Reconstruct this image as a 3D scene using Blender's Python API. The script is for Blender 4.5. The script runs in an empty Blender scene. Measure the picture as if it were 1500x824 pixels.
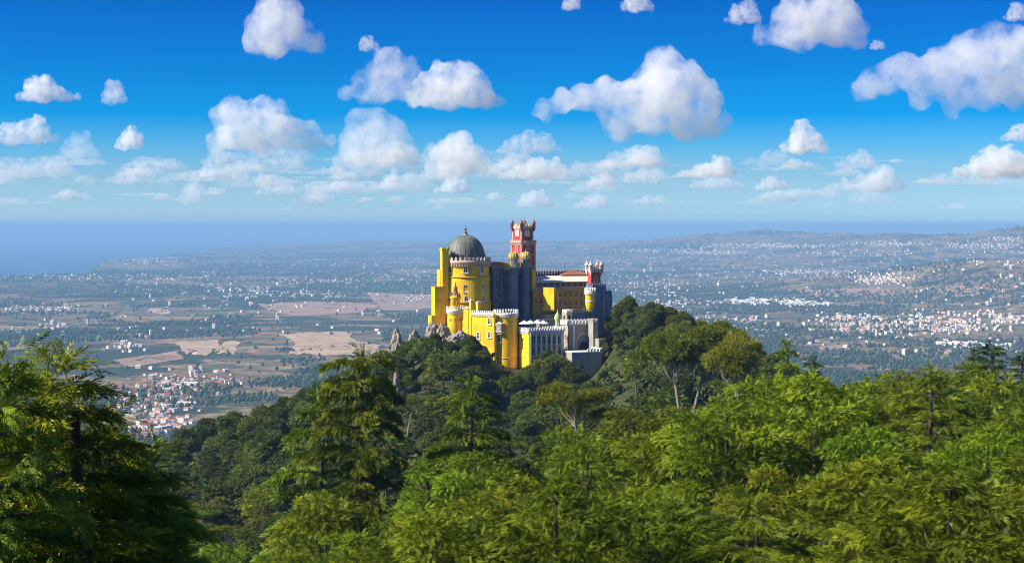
import bpy, math, random
import numpy as np
from mathutils import Vector, Matrix

random.seed(7)
RNG = np.random.default_rng(7)
SC = bpy.context.scene
COL = SC.collection
R = math.radians

# ------------------------------------------------------------------ camera, sky, sun, exposure
FPX = 2600.0                     # focal length in pixels of a 1500 px wide frame
CAMZ = 480.0
PITCH = math.atan((412 - 329) / FPX)
cam_d = bpy.data.cameras.new('camera')
cam_d.sensor_width = 36.0
cam_d.lens = 36.0 * FPX / 1500.0
cam_d.clip_start = 0.5
cam_d.clip_end = 500000.0
cam = bpy.data.objects.new('camera', cam_d)
cam.location = (0, 0, CAMZ)
cam.rotation_euler = (math.pi / 2 - PITCH, 0, 0)
COL.objects.link(cam)
SC.camera = cam

SUN_EL = 36.0
SUN_AZ = 77.0                    # degrees to the left of the direction back to the viewer
sx = -math.sin(R(SUN_AZ)) * math.cos(R(SUN_EL))
sy = -math.cos(R(SUN_AZ)) * math.cos(R(SUN_EL))
sz = math.sin(R(SUN_EL))
SUN = Vector((sx, sy, sz))
sun_d = bpy.data.lights.new('sun', 'SUN')
sun_d.energy = 5.0
sun_d.angle = R(0.53)
sun_d.color = (1.0, 0.93, 0.80)
sun = bpy.data.objects.new('sun', sun_d)
sun.rotation_euler = SUN.to_track_quat('Z', 'Y').to_euler()
sun.location = (-200, -50, 700)
COL.objects.link(sun)

world = bpy.data.worlds.new("World")
SC.world = world
world.use_nodes = True
wn = world.node_tree.nodes
wl = world.node_tree.links
wn.clear()
w_out = wn.new('ShaderNodeOutputWorld')
w_bg = wn.new('ShaderNodeBackground')
w_bg.inputs['Strength'].default_value = 0.10
sky = wn.new('ShaderNodeTexSky')
sky.sky_type = 'NISHITA'
sky.sun_disc = False
sky.sun_elevation = R(SUN_EL)
sky.sun_rotation = math.atan2(SUN.x, SUN.y)
sky.altitude = 400
sky.air_density = 1.0
sky.dust_density = 0.6
sky.ozone_density = 2.5
w_tc = wn.new('ShaderNodeTexCoord')
w_sep = wn.new('ShaderNodeSeparateXYZ')
w_ramp = wn.new('ShaderNodeValToRGB')
w_mr = wn.new('ShaderNodeMapRange')
w_mr.inputs['From Min'].default_value = 0.0
w_mr.inputs['From Max'].default_value = 0.2
w_mul = wn.new('ShaderNodeMix')
w_mul.data_type = 'RGBA'
w_mul.blend_type = 'MULTIPLY'
w_mul.inputs['Factor'].default_value = 1.0
wl.new(w_tc.outputs['Generated'], w_sep.inputs[0])
wl.new(w_sep.outputs['Z'], w_mr.inputs['Value'])
wl.new(w_mr.outputs[0], w_ramp.inputs[0])
SKY_TINT = [(0.0, (0.54, 0.87, 1.38)), (0.05, (0.48, 0.79, 1.27)), (0.125, (0.36, 0.625, 1.02)), (0.23, (0.118, 0.497, 0.975)),
            (0.305, (0.0056, 0.378, 0.91)), (0.432, (0.0035, 0.296, 0.777)), (0.62, (0.0035, 0.207, 0.657)), (0.75, (0.06, 0.25, 0.64)), (1.0, (0.24, 0.38, 0.66))]
cr = w_ramp.color_ramp
while len(cr.elements) < len(SKY_TINT):
    cr.elements.new(0.5)
for e, (p, c) in zip(cr.elements, SKY_TINT):
    e.position = p
    e.color = (*c, 1)
wl.new(sky.outputs[0], w_mul.inputs[6])
wl.new(w_ramp.outputs[0], w_mul.inputs[7])
wl.new(w_mul.outputs[2], w_bg.inputs['Color'])
wl.new(w_bg.outputs[0], w_out.inputs['Surface'])

SC.view_settings.view_transform = 'Standard'
SC.view_settings.look = 'None'
SC.view_settings.gamma = 1.0
SC.view_settings.use_curve_mapping = False
SC.view_settings.exposure = 0.75
SC.render.engine = 'CYCLES'
cy = SC.cycles
cy.max_bounces = 26
cy.diffuse_bounces = 3
cy.glossy_bounces = 2
cy.transmission_bounces = 3
cy.volume_bounces = 24
cy.transparent_max_bounces = 24
cy.use_denoising = True
cy.caustics_reflective = False
cy.caustics_refractive = False
cy.sample_clamp_indirect = 6.0
cy.filter_width = 1.05

HAZE_DENSITY = 5.5e-5
HAZE_COLOR = (0.31, 0.57, 0.90)

# ------------------------------------------------------------------ helpers
_s, _c = math.sin(PITCH), math.cos(PITCH)

def at(px, py, d):
    """point seen at pixel (px, py) of the 1500 px frame, at depth y = d"""
    u = (px - 750.0) / FPX
    v = (412.0 - py) / FPX
    k = d / (_c + v * _s)
    return Vector((u * k, d, CAMZ + (v * _c - _s) * k))

def X(px, d):
    return at(px, 412, d).x

def Z(py, d):
    return at(750, py, d).z

def tanof(py):
    v = (412.0 - py) / FPX
    return -(v * _c - _s) / (_c + v * _s)

def tag(o, label=None, cat=None, group=None, kind=None):
    if label: o['label'] = label
    if cat: o['category'] = cat
    if group: o['group'] = group
    if kind: o['kind'] = kind
    return o

def empty(name, loc=(0, 0, 0)):
    o = bpy.data.objects.new(name, None)
    o.empty_display_size = 0.5
    o.location = loc
    COL.objects.link(o)
    return o

def np_mesh(name, V, F, mats, smooth=False, tint=None, midx=None):
    """V (n,3); F (m,k) constant face size"""
    me = bpy.data.meshes.new(name)
    V = np.asarray(V, dtype=np.float32)
    F = np.asarray(F, dtype=np.int32)
    m, k = F.shape
    me.vertices.add(len(V))
    me.vertices.foreach_set('co', V.ravel())
    me.loops.add(m * k)
    me.loops.foreach_set('vertex_index', F.ravel())
    me.polygons.add(m)
    me.polygons.foreach_set('loop_start', np.arange(0, m * k, k, dtype=np.int32))
    me.polygons.foreach_set('loop_total', np.full(m, k, dtype=np.int32))
    if midx is not None:
        me.polygons.foreach_set('material_index', np.asarray(midx, dtype=np.int32))
    me.update(calc_edges=True)
    if smooth:
        me.polygons.foreach_set('use_smooth', np.ones(m, dtype=bool))
    if tint is not None:
        a = me.attributes.new('tint', 'FLOAT', 'FACE')
        a.data.foreach_set('value', np.asarray(tint, dtype=np.float32))
    for x in (mats if isinstance(mats, (list, tuple)) else [mats]):
        me.materials.append(x)
    return me

def link(name, me, parent=None, loc=(0, 0, 0)):
    o = bpy.data.objects.new(name, me)
    o.location = loc
    COL.objects.link(o)
    if parent: o.parent = parent
    return o

class MB:
    """collects shapes, links them as ONE mesh object"""
    def __init__(s):
        s.v = []; s.f = []; s.m = []; s.sm = []
    def add(s, vs, fs, m=0, smooth=False):
        b = len(s.v)
        s.v += [tuple(p) for p in vs]
        for f in fs:
            s.f.append(tuple(i + b for i in f)); s.m.append(m); s.sm.append(smooth)
    def prism(s, poly, z0, z1, m=0, top=None):
        """vertical prism from a ccw list of (x, y); top: inset polygon"""
        n = len(poly)
        tp = top or poly
        vs = [(x, y, z0) for x, y in poly] + [(x, y, z1) for x, y in tp]
        fs = [(i, (i + 1) % n, n + (i + 1) % n, n + i) for i in range(n)]
        fs += [tuple(range(n - 1, -1, -1)), tuple(range(n, 2 * n))]
        s.add(vs, fs, m)
    def obox(s, c, ax, ay, hx, hy, z0, z1, m=0, taper=1.0):
        """box with centre c=(x,y), horizontal unit axes ax, ay, half sizes"""
        P = []
        for t in (1.0, taper):
            for a, b in ((-1, -1), (1, -1), (1, 1), (-1, 1)):
                P.append((c[0] + ax[0] * a * hx * t + ay[0] * b * hy * t, c[1] + ax[1] * a * hx * t + ay[1] * b * hy * t))
        s.prism(P[:4], z0, z1, m, P[4:])
    def lathe(s, c, prof, n=32, m=0, smooth=True, rot=0.0):
        """prof: list of (r, z) from bottom to top"""
        vs = []; fs = []
        for r, z in prof:
            for i in range(n):
                a = rot + 2 * math.pi * i / n
                vs.append((c[0] + r * math.cos(a), c[1] + r * math.sin(a), z))
        for j in range(len(prof) - 1):
            for i in range(n):
                k = (i + 1) % n
                fs.append((j * n + i, j * n + k, (j + 1) * n + k, (j + 1) * n + i))
        s.add(vs, fs, m, smooth)
        b = len(prof) - 1
        s.add([vs[i] for i in range(n)], [tuple(range(n - 1, -1, -1))], m)
        s.add([vs[b * n + i] for i in range(n)], [tuple(range(n))], m)
    def tube(s, pts, rad, n=6, m=0):
        vs = []; fs = []
        pts = [Vector(p) for p in pts]
        for j, p in enumerate(pts):
            d = (pts[min(j + 1, len(pts) - 1)] - pts[max(j - 1, 0)]).normalized()
            a = d.cross(Vector((0.31, 0.9, 0.2))).normalized()
            b = d.cross(a)
            for i in range(n):
                t = 2 * math.pi * i / n
                vs.append(p + a * math.cos(t) * rad[j] + b * math.sin(t) * rad[j])
        for j in range(len(pts) - 1):
            for i in range(n):
                k = (i + 1) % n
                fs.append((j * n + i, j * n + k, (j + 1) * n + k, (j + 1) * n + i))
        fs.append(tuple(range(n)))
        fs.append(tuple(range((len(pts) - 1) * n + n - 1, (len(pts) - 1) * n - 1, -1)))
        s.add(vs, fs, m, True)
    def mesh(s, name, mats):
        me = bpy.data.meshes.new(name)
        me.from_pydata(s.v, [], s.f)
        for x in (mats if isinstance(mats, (list, tuple)) else [mats]):
            me.materials.append(x)
        me.polygons.foreach_set('material_index', s.m)
        me.polygons.foreach_set('use_smooth', s.sm)
        me.update()
        return me
    def build(s, name, mats, parent=None, loc=(0, 0, 0)):
        me = s.mesh(name, mats)
        # fix winding so that normals point outward on closed shells
        import bmesh
        bm = bmesh.new(); bm.from_mesh(me)
        bmesh.ops.recalc_face_normals(bm, faces=bm.faces)
        bm.to_mesh(me); bm.free()
        if loc != (0, 0, 0):
            me.transform(Matrix.Translation(-Vector(loc)))
        return link(name, me, parent, loc)

# value noise (numpy) -------------------------------------------------
def _hash(ix, iy, seed):
    n = (ix.astype(np.int64) * 374761393 + iy.astype(np.int64) * 668265263 + seed * 974634173) & 0x7fffffff
    n = ((n ^ (n >> 13)) * 1274126177) & 0x7fffffff
    return ((n ^ (n >> 16)) & 0xffff) / 65535.0

def vnoise(x, y, seed=0):
    x = np.asarray(x, float); y = np.asarray(y, float)
    ix = np.floor(x); iy = np.floor(y)
    fx = x - ix; fy = y - iy
    fx = fx * fx * (3 - 2 * fx); fy = fy * fy * (3 - 2 * fy)
    a = _hash(ix, iy, seed); b = _hash(ix + 1, iy, seed)
    c = _hash(ix, iy + 1, seed); d = _hash(ix + 1, iy + 1, seed)
    return (a * (1 - fx) + b * fx) * (1 - fy) + (c * (1 - fx) + d * fx) * fy

def fbm(x, y, oct=4, seed=0):
    s = 0; a = 0.5
    for i in range(oct):
        s = s + a * vnoise(np.asarray(x) * 2 ** i, np.asarray(y) * 2 ** i, seed + i * 17)
        a *= 0.5
    return s / (1 - 0.5 ** oct)

# ------------------------------------------------------------------ materials
def new_mat(name):
    m = bpy.data.materials.new(name)
    m.use_nodes = True
    n = m.node_tree.nodes; n.clear()
    return m, n, m.node_tree.links

def plaster(name, col, var=0.25, scale=0.35, rough=0.85, bump=0.15, streak=True, dark=0.55):
    """painted or bare masonry: blotches, vertical rain streaks, fine grain"""
    m, n, l = new_mat(name)
    out = n.new('ShaderNodeOutputMaterial'); b = n.new('ShaderNodeBsdfPrincipled')
    b.inputs['Roughness'].default_value = rough
    tc = n.new('ShaderNodeTexCoord')
    nz = n.new('ShaderNodeTexNoise'); nz.inputs['Scale'].default_value = scale; nz.inputs['Detail'].default_value = 6
    mp = n.new('ShaderNodeMapping'); mp.inputs['Scale'].default_value = (1.0, 1.0, 0.10)
    n2 = n.new('ShaderNodeTexNoise'); n2.inputs['Scale'].default_value = scale * 4; n2.inputs['Detail'].default_value = 4
    l.new(tc.outputs['Object'], nz.inputs['Vector'])
    l.new(tc.outputs['Object'], mp.inputs['Vector']); l.new(mp.outputs[0], n2.inputs['Vector'])
    add = n.new('ShaderNodeMath'); add.operation = 'ADD'
    l.new(nz.outputs['Fac'], add.inputs[0]); l.new(n2.outputs['Fac'], add.inputs[1])
    mr = n.new('ShaderNodeMapRange')
    mr.inputs['From Min'].default_value = 0.75; mr.inputs['From Max'].default_value = 1.25
    l.new(add.outputs[0], mr.inputs['Value'])
    mix = n.new('ShaderNodeMix'); mix.data_type = 'RGBA'
    mix.inputs[6].default_value = (*[c * (1 - var * dark) for c in col], 1)
    mix.inputs[7].default_value = (*[min(1, c * (1 + var * 0.3)) for c in col], 1)
    l.new(mr.outputs[0], mix.inputs['Factor'])
    l.new(mix.outputs[2], b.inputs['Base Color'])
    if bump:
        bp = n.new('ShaderNodeBump'); bp.inputs['Strength'].default_value = bump; bp.inputs['Distance'].default_value = 0.3
        n3 = n.new('ShaderNodeTexNoise'); n3.inputs['Scale'].default_value = scale * 12
        l.new(tc.outputs['Object'], n3.inputs['Vector'])
        l.new(n3.outputs['Fac'], bp.inputs['Height']); l.new(bp.outputs[0], b.inputs['Normal'])
    l.new(b.outputs[0], out.inputs['Surface'])
    return m

def leafmat(name, c0, c1, trans=0.3, objvar=0.25, c2=None):
    """leaf colour varies leaf by leaf (tint attribute), clump by clump and tree by tree"""
    m, n, l = new_mat(name)
    out = n.new('ShaderNodeOutputMaterial')
    at_ = n.new('ShaderNodeAttribute'); at_.attribute_name = 'tint'
    oi = n.new('ShaderNodeObjectInfo')
    mix = n.new('ShaderNodeMix'); mix.data_type = 'RGBA'
    mix.inputs[6].default_value = (*c0, 1); mix.inputs[7].default_value = (*c1, 1)
    l.new(at_.outputs['Fac'], mix.inputs['Factor'])
    hs = n.new('ShaderNodeHueSaturation')
    mh = n.new('ShaderNodeMapRange'); mh.inputs['To Min'].default_value = 0.475; mh.inputs['To Max'].default_value = 0.522
    mv = n.new('ShaderNodeMapRange'); mv.inputs['To Min'].default_value = 1 - objvar; mv.inputs['To Max'].default_value = 1 + objvar
    l.new(oi.outputs['Random'], mh.inputs['Value'])
    mm = n.new('ShaderNodeMath'); mm.operation = 'MULTIPLY'; mm.inputs[1].default_value = 7.31
    fr = n.new('ShaderNodeMath'); fr.operation = 'FRACT'
    l.new(oi.outputs['Random'], mm.inputs[0]); l.new(mm.outputs[0], fr.inputs[0]); l.new(fr.outputs[0], mv.inputs['Value'])
    l.new(mh.outputs[0], hs.inputs['Hue']); l.new(mv.outputs[0], hs.inputs['Value'])
    l.new(mix.outputs[2], hs.inputs['Color'])
    d = n.new('ShaderNodeBsdfDiffuse'); t = n.new('ShaderNodeBsdfTranslucent')
    l.new(hs.outputs[0], d.inputs['Color']); l.new(hs.outputs[0], t.inputs['Color'])
    ms = n.new('ShaderNodeMixShader'); ms.inputs[0].default_value = trans
    l.new(d.outputs[0], ms.inputs[1]); l.new(t.outputs[0], ms.inputs[2])
    g = n.new('ShaderNodeBsdfGlossy'); g.inputs['Roughness'].default_value = 0.5
    g.inputs['Color'].default_value = (0.9, 0.9, 0.9, 1)
    m2 = n.new('ShaderNodeMixShader'); m2.inputs[0].default_value = 0.012
    l.new(ms.outputs[0], m2.inputs[1]); l.new(g.outputs[0], m2.inputs[2])
    l.new(m2.outputs[0], out.inputs['Surface'])
    return m

M = {}
M['yellow'] = plaster('yellow_plaster', (0.95, 0.565, 0.003), var=0.55, scale=0.16)
M['olive'] = plaster('shaded_olive_plaster', (0.38, 0.26, 0.05), var=0.4, scale=0.15)  # olive yellow paint, its colour darkened further to deepen the garden front's shade
M['rust'] = plaster('shaded_rust_plaster', (0.50, 0.24, 0.03), var=0.4, scale=0.15)  # brownish ochre paint, with extra shade put into the colour of the wing fronts
M['ochre'] = plaster('ochre_plaster', (0.72, 0.36, 0.03), var=0.3, scale=0.15)
M['red'] = plaster('red_plaster', (0.58, 0.045, 0.025), var=0.35, scale=0.15)
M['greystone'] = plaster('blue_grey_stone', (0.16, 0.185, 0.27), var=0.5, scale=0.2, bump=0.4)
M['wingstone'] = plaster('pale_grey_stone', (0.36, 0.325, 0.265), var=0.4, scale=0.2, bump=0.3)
M['white'] = plaster('white_stone', (0.78, 0.74, 0.66), var=0.25, scale=0.4)
M['quoin'] = plaster('pink_stone_trim', (0.62, 0.46, 0.36), var=0.3, scale=0.4)
M['dome'] = plaster('weathered_copper', (0.155, 0.162, 0.145), var=0.5, scale=0.12, rough=0.6, bump=0.2)
M['gold'] = plaster('yellow_green_tile', (0.60, 0.46, 0.10), var=0.3, scale=0.5, rough=0.5)
M['onion'] = plaster('pale_green_tile', (0.50, 0.52, 0.18), var=0.3, scale=0.6, rough=0.5)
M['tile'] = plaster('terracotta_tile', (0.42, 0.14, 0.06), var=0.4, scale=0.4)
M['brick'] = plaster('rust_roof', (0.34, 0.16, 0.10), var=0.4, scale=0.4)
M['cream'] = plaster('cream_canvas', (0.80, 0.70, 0.56), var=0.15, scale=0.3)
M['glass'] = plaster('window_glass', (0.03, 0.035, 0.045), var=0.3, scale=1.0, rough=0.15, bump=0)
M['dark'] = plaster('dark_opening', (0.02, 0.02, 0.022), var=0.2, scale=1.0, bump=0)
M['rock'] = plaster('granite_rock', (0.33, 0.29, 0.23), var=0.9, scale=0.35, bump=0.8)
M['bark'] = plaster('bark', (0.12, 0.09, 0.065), var=0.6, scale=2.0, bump=0.6)
M['palebark'] = plaster('pale_bark', (0.30, 0.25, 0.19), var=0.5, scale=2.0, bump=0.6)
M['housewall'] = plaster('house_wall', (0.80, 0.76, 0.70), var=0.12, scale=0.2, bump=0)
M['creamwall'] = plaster('cream_house_wall', (0.72, 0.58, 0.42), var=0.15, scale=0.2, bump=0)
M['houseroof'] = plaster('house_roof', (0.46, 0.20, 0.12), var=0.35, scale=0.3, bump=0)
M['paleroof'] = plaster('pale_roof', (0.62, 0.52, 0.46), var=0.3, scale=0.3, bump=0)
M['parasol'] = plaster('white_canvas', (0.85, 0.84, 0.82), var=0.1, scale=1.0, bump=0)
M['metal'] = plaster('grey_metal', (0.25, 0.25, 0.25), var=0.2, scale=1.0, rough=0.4, bump=0)

M['leaf_cypress'] = leafmat('cypress_leaf', (0.030, 0.060, 0.005), (0.255, 0.315, 0.012), 0.16, objvar=0.30)
M['leaf_layer'] = leafmat('cedar_leaf', (0.030, 0.060, 0.006), (0.205, 0.26, 0.013), 0.16)
M['leaf_hero'] = leafmat('redwood_leaf', (0.032, 0.066, 0.008), (0.29, 0.36, 0.022), 0.18, objvar=0.08)
M['leaf_pine'] = leafmat('pine_needle', (0.065, 0.105, 0.007), (0.24, 0.27, 0.014), 0.2)
M['leaf_broad'] = leafmat('broad_leaf', (0.044, 0.072, 0.014), (0.165, 0.195, 0.030), 0.22, objvar=0.3)
M['leaf_dark'] = leafmat('dark_conifer_leaf', (0.026, 0.046, 0.012), (0.085, 0.115, 0.022), 0.15)
M['leaf_far'] = leafmat('plain_tree_leaf', (0.020, 0.034, 0.014), (0.060, 0.080, 0.030), 0.0)
M['leaf_shrub'] = leafmat('undergrowth_leaf', (0.030, 0.050, 0.010), (0.10, 0.125, 0.018), 0.2)

# ------------------------------------------------------------------ terrain
# control points of the near hills: pixel of the canopy top, distance, canopy height there
CT = []
def ct(px, py, d, h): CT.append(((px - 750) / 300.0, math.log(d) * 2.0, tanof(py) + h / d))
for a in [(-200, 950, 18, 10), (300, 1000, 18, 10), (750, 1000, 18, 10), (1200, 1000, 18, 10), (1700, 950, 18, 10),
          (-250, 860, 40, 15), (100, 860, 40, 15), (400, 900, 40, 14), (750, 890, 40, 14), (1200, 860, 42, 14), (1600, 800, 42, 14),
          (-150, 800, 80, 15), (250, 800, 80, 15), (420, 760, 80, 15), (600, 730, 78, 15), (820, 720, 80, 15), (1000, 715, 80, 15), (1250, 690, 80, 15), (1450, 665, 80, 15), (1650, 660, 80, 15),
          (300, 790, 110, 15), (400, 715, 115, 15), (520, 670, 120, 15), (700, 670, 130, 15), (900, 632, 130, 15), (1050, 615, 130, 15), (1200, 585, 130, 15), (1350, 570, 130, 15), (1500, 570, 128, 15), (1700, 570, 128, 15),
          (150, 860, 170, 15), (330, 790, 170, 15), (560, 640, 190, 15), (700, 640, 190, 15), (820, 610, 190, 15), (920, 590, 185, 15), (1020, 566, 180, 15), (1140, 550, 180, 15), (1260, 536, 178, 15), (1400, 536, 178, 15), (1500, 545, 175, 15), (1700, 545, 175, 15),
          (1000, 585, 270, 15), (1180, 545, 270, 15), (1330, 540, 280, 15), (1480, 538, 280, 15), (1700, 550, 280, 15),
          (100, 900, 340, 14), (250, 830, 350, 14), (400, 760, 340, 14), (560, 680, 340, 14), (700, 650, 340, 14), (850, 630, 340, 14), (1100, 600, 380, 14), (1400, 610, 400, 14),
          (100, 800, 480, 14), (240, 745, 480, 14), (330, 715, 480, 14), (420, 680, 490, 14), (520, 640, 490, 14), (640, 620, 490, 14), (760, 615, 490, 14), (880, 600, 490, 14), (1000, 575, 480, 14), (1200, 600, 520, 14), (1500, 640, 560, 14),
          (300, 668, 590, 14), (420, 628, 590, 14), (520, 580, 600, 14), (600, 560, 600, 14), (700, 565, 610, 14), (800, 562, 620, 14), (870, 560, 620, 14), (960, 520, 600, 14), (1060, 530, 600, 14),
          (60, 700, 700, 14), (215, 645, 700, 14), (300, 622, 690, 14), (380, 600, 690, 14), (450, 575, 690, 14), (530, 530, 690, 14), (585, 545, 680, 0), (640, 498, 690, 0), (700, 515, 680, 0), (742, 552, 672, 0), (790, 555, 680, 0), (860, 555, 685, 0), (900, 500, 690, 0),
          (680, 470, 720, 0), (780, 495, 730, 0), (870, 505, 730, 0), (930, 440, 720, 13), (980, 455, 710, 13), (1040, 490, 700, 13), (1110, 530, 690, 13), (1200, 560, 690, 13), (1350, 600, 700, 13), (1500, 650, 720, 13),
          (60, 740, 850, 0), (300, 680, 850, 0), (480, 620, 850, 0), (640, 560, 850, 0), (780, 540, 850, 0), (930, 540, 850, 0), (1100, 590, 850, 0), (1400, 670, 850, 0),
          (0, 800, 1200, 0), (500, 720, 1200, 0), (750, 690, 1200, 0), (1000, 700, 1200, 0), (1500, 760, 1200, 0)]:
    ct(*a)
CT = np.array(CT)
_A = np.hypot(CT[:, 0][:, None] - CT[:, 0][None], CT[:, 1][:, None] - CT[:, 1][None])
_n = len(CT)
_S = np.zeros((_n + 1, _n + 1)); _S[:_n, :_n] = _A + 0.0; _S[:_n, _n] = 1; _S[_n, :_n] = 1
_W = np.linalg.solve(_S + np.diag([-1e-3] * _n + [0]), np.append(CT[:, 2], 0))

def near_ground(x, y):
    d = np.maximum(y, np.hypot(x, y) * 0.5)
    d = np.maximum(d, 16.0)
    u = np.clip((np.asarray(x) / d * FPX) / 300.0, -3.4, 3.4)
    v = np.log(np.clip(d, 16, 1400)) * 2.0
    t = np.full(np.shape(u), _W[_n])
    for i in range(_n):
        t = t + _W[i] * np.hypot(u - CT[i, 0], v - CT[i, 1])
    z = CAMZ - t * d
    r = np.hypot(x, y)
    k = np.clip((r - 6.0) / 14.0, 0, 1)
    return (CAMZ - 3.0) * (1 - k) + z * k

# coast: farthest land distance for each bearing (pixel column)
COAST = np.array([(-2500, 11800), (-600, 12500), (0, 14500), (128, 15400), (150, 20000), (262, 24200), (350, 34000), (470, 45000), (620, 51000),
                  (900, 54000), (1200, 56000), (1700, 57000), (4000, 57000)], float)
BUMPS = [(1480, 17500, 225, 2100, 1500), (1690, 17500, 190, 2100, 1500), (1300, 20000, 265, 1700, 1500), (1130, 22000, 265, 1900, 1500), (960, 24000, 215, 1800, 1600),
         (1540, 10000, 185, 650, 900), (1380, 10800, 90, 500, 700), (1250, 11500, 90, 700, 900), (820, 28000, 140, 2600, 1500), (560, 30000, 115, 2600, 1500),
         (1650, 8000, 120, 500, 800), (240, 18500, 45, 500, 700)]

def plain_h(x, y):
    x = np.asarray(x, float); y = np.asarray(y, float)
    d = np.maximum(y, np.hypot(x, y) * 0.35)
    px = x / d * FPX + 750
    z = 34 + 46 * fbm(x / 2600.0, y / 2600.0, 4, 3) + 12 * fbm(x / 500.0, y / 500.0, 3, 9)
    for bp, bd, h, sx_, sy_ in BUMPS:
        bx = (bp - 750) / FPX * bd
        z = z + h * np.exp(-((x - bx) / sx_) ** 2 - ((y - bd) / sy_) ** 2) * (0.8 + 0.4 * fbm(x / 900.0, y / 900.0, 3, 5))
    cd = np.interp(px, COAST[:, 0], COAST[:, 1]) * (0.985 + 0.03 * fbm(px / 40.0, px * 0, 3, 21))
    k = np.clip((cd - d) / 260.0, 0, 1)
    z = np.where(d > cd, -12.0, -12 + (z + 12) * k ** 0.5)
    # the valley town lies on a gentle slope up to the hill
    return z

def ground(x, y):
    x = np.asarray(x, float); y = np.asarray(y, float)
    r = np.hypot(x, y)
    a = near_ground(x, y)
    b = plain_h(x, y)
    k = np.clip((r - 950) / 1900.0, 0, 1)
    k = k * k * (3 - 2 * k)
    return a * (1 - k) + b * k

def ground1(x, y):
    return float(ground(np.array([x]), np.array([y]))[0])

def ray_ground(px, py, d0=2400, d1=42000, n=420, lift=0.0):
    """where the line of sight through each pixel first meets the ground"""
    px = np.asarray(px, float); py = np.asarray(py, float)
    D = np.exp(np.linspace(math.log(d0), math.log(d1), n))
    u = (px[:, None] - 750) / FPX; v = (412 - py[:, None]) / FPX
    kk = D[None] / (_c + v * _s)
    xx = u * kk; zz = CAMZ + (v * _c - _s) * kk
    g = ground(xx, np.broadcast_to(D[None], xx.shape)) + lift
    hit = zz <= g
    i = np.argmax(hit, axis=1)
    ok = hit.any(axis=1)
    r = np.arange(len(px))
    return xx[r, i], D[i], g[r, i], ok

def terrain_mesh():
    A = np.concatenate([np.linspace(-math.pi, -0.42, 40, endpoint=False), np.linspace(-0.42, 0.42, 560), np.linspace(0.42, math.pi, 40)[1:]])
    Rr = np.concatenate([np.exp(np.linspace(math.log(1.5), math.log(900), 190, endpoint=False)),
                         np.exp(np.linspace(math.log(900), math.log(58000), 340)), [70000]])
    a, r = np.meshgrid(A, Rr)
    x = r * np.sin(a); y = r * np.cos(a)
    z = ground(x.ravel(), y.ravel()).reshape(x.shape)
    V = np.stack([x, y, z], -1).reshape(-1, 3)
    nr, na = x.shape
    i, j = np.meshgrid(np.arange(nr - 1), np.arange(na - 1), indexing='ij')
    F = np.stack([i * na + j, (i + 1) * na + j, (i + 1) * na + j + 1, i * na + j + 1], -1).reshape(-1, 4)
    # close the fan to a full turn
    c = np.arange(nr - 1)
    V = np.vstack([V, [[0, 0, CAMZ - 3.0]]])
    k = len(V) - 1
    F2 = np.stack([np.full(na - 1, k), np.arange(na - 1), np.arange(na - 1) + 1, np.full(na - 1, k)], -1)
    return V, F[:, ::-1], F2

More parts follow.
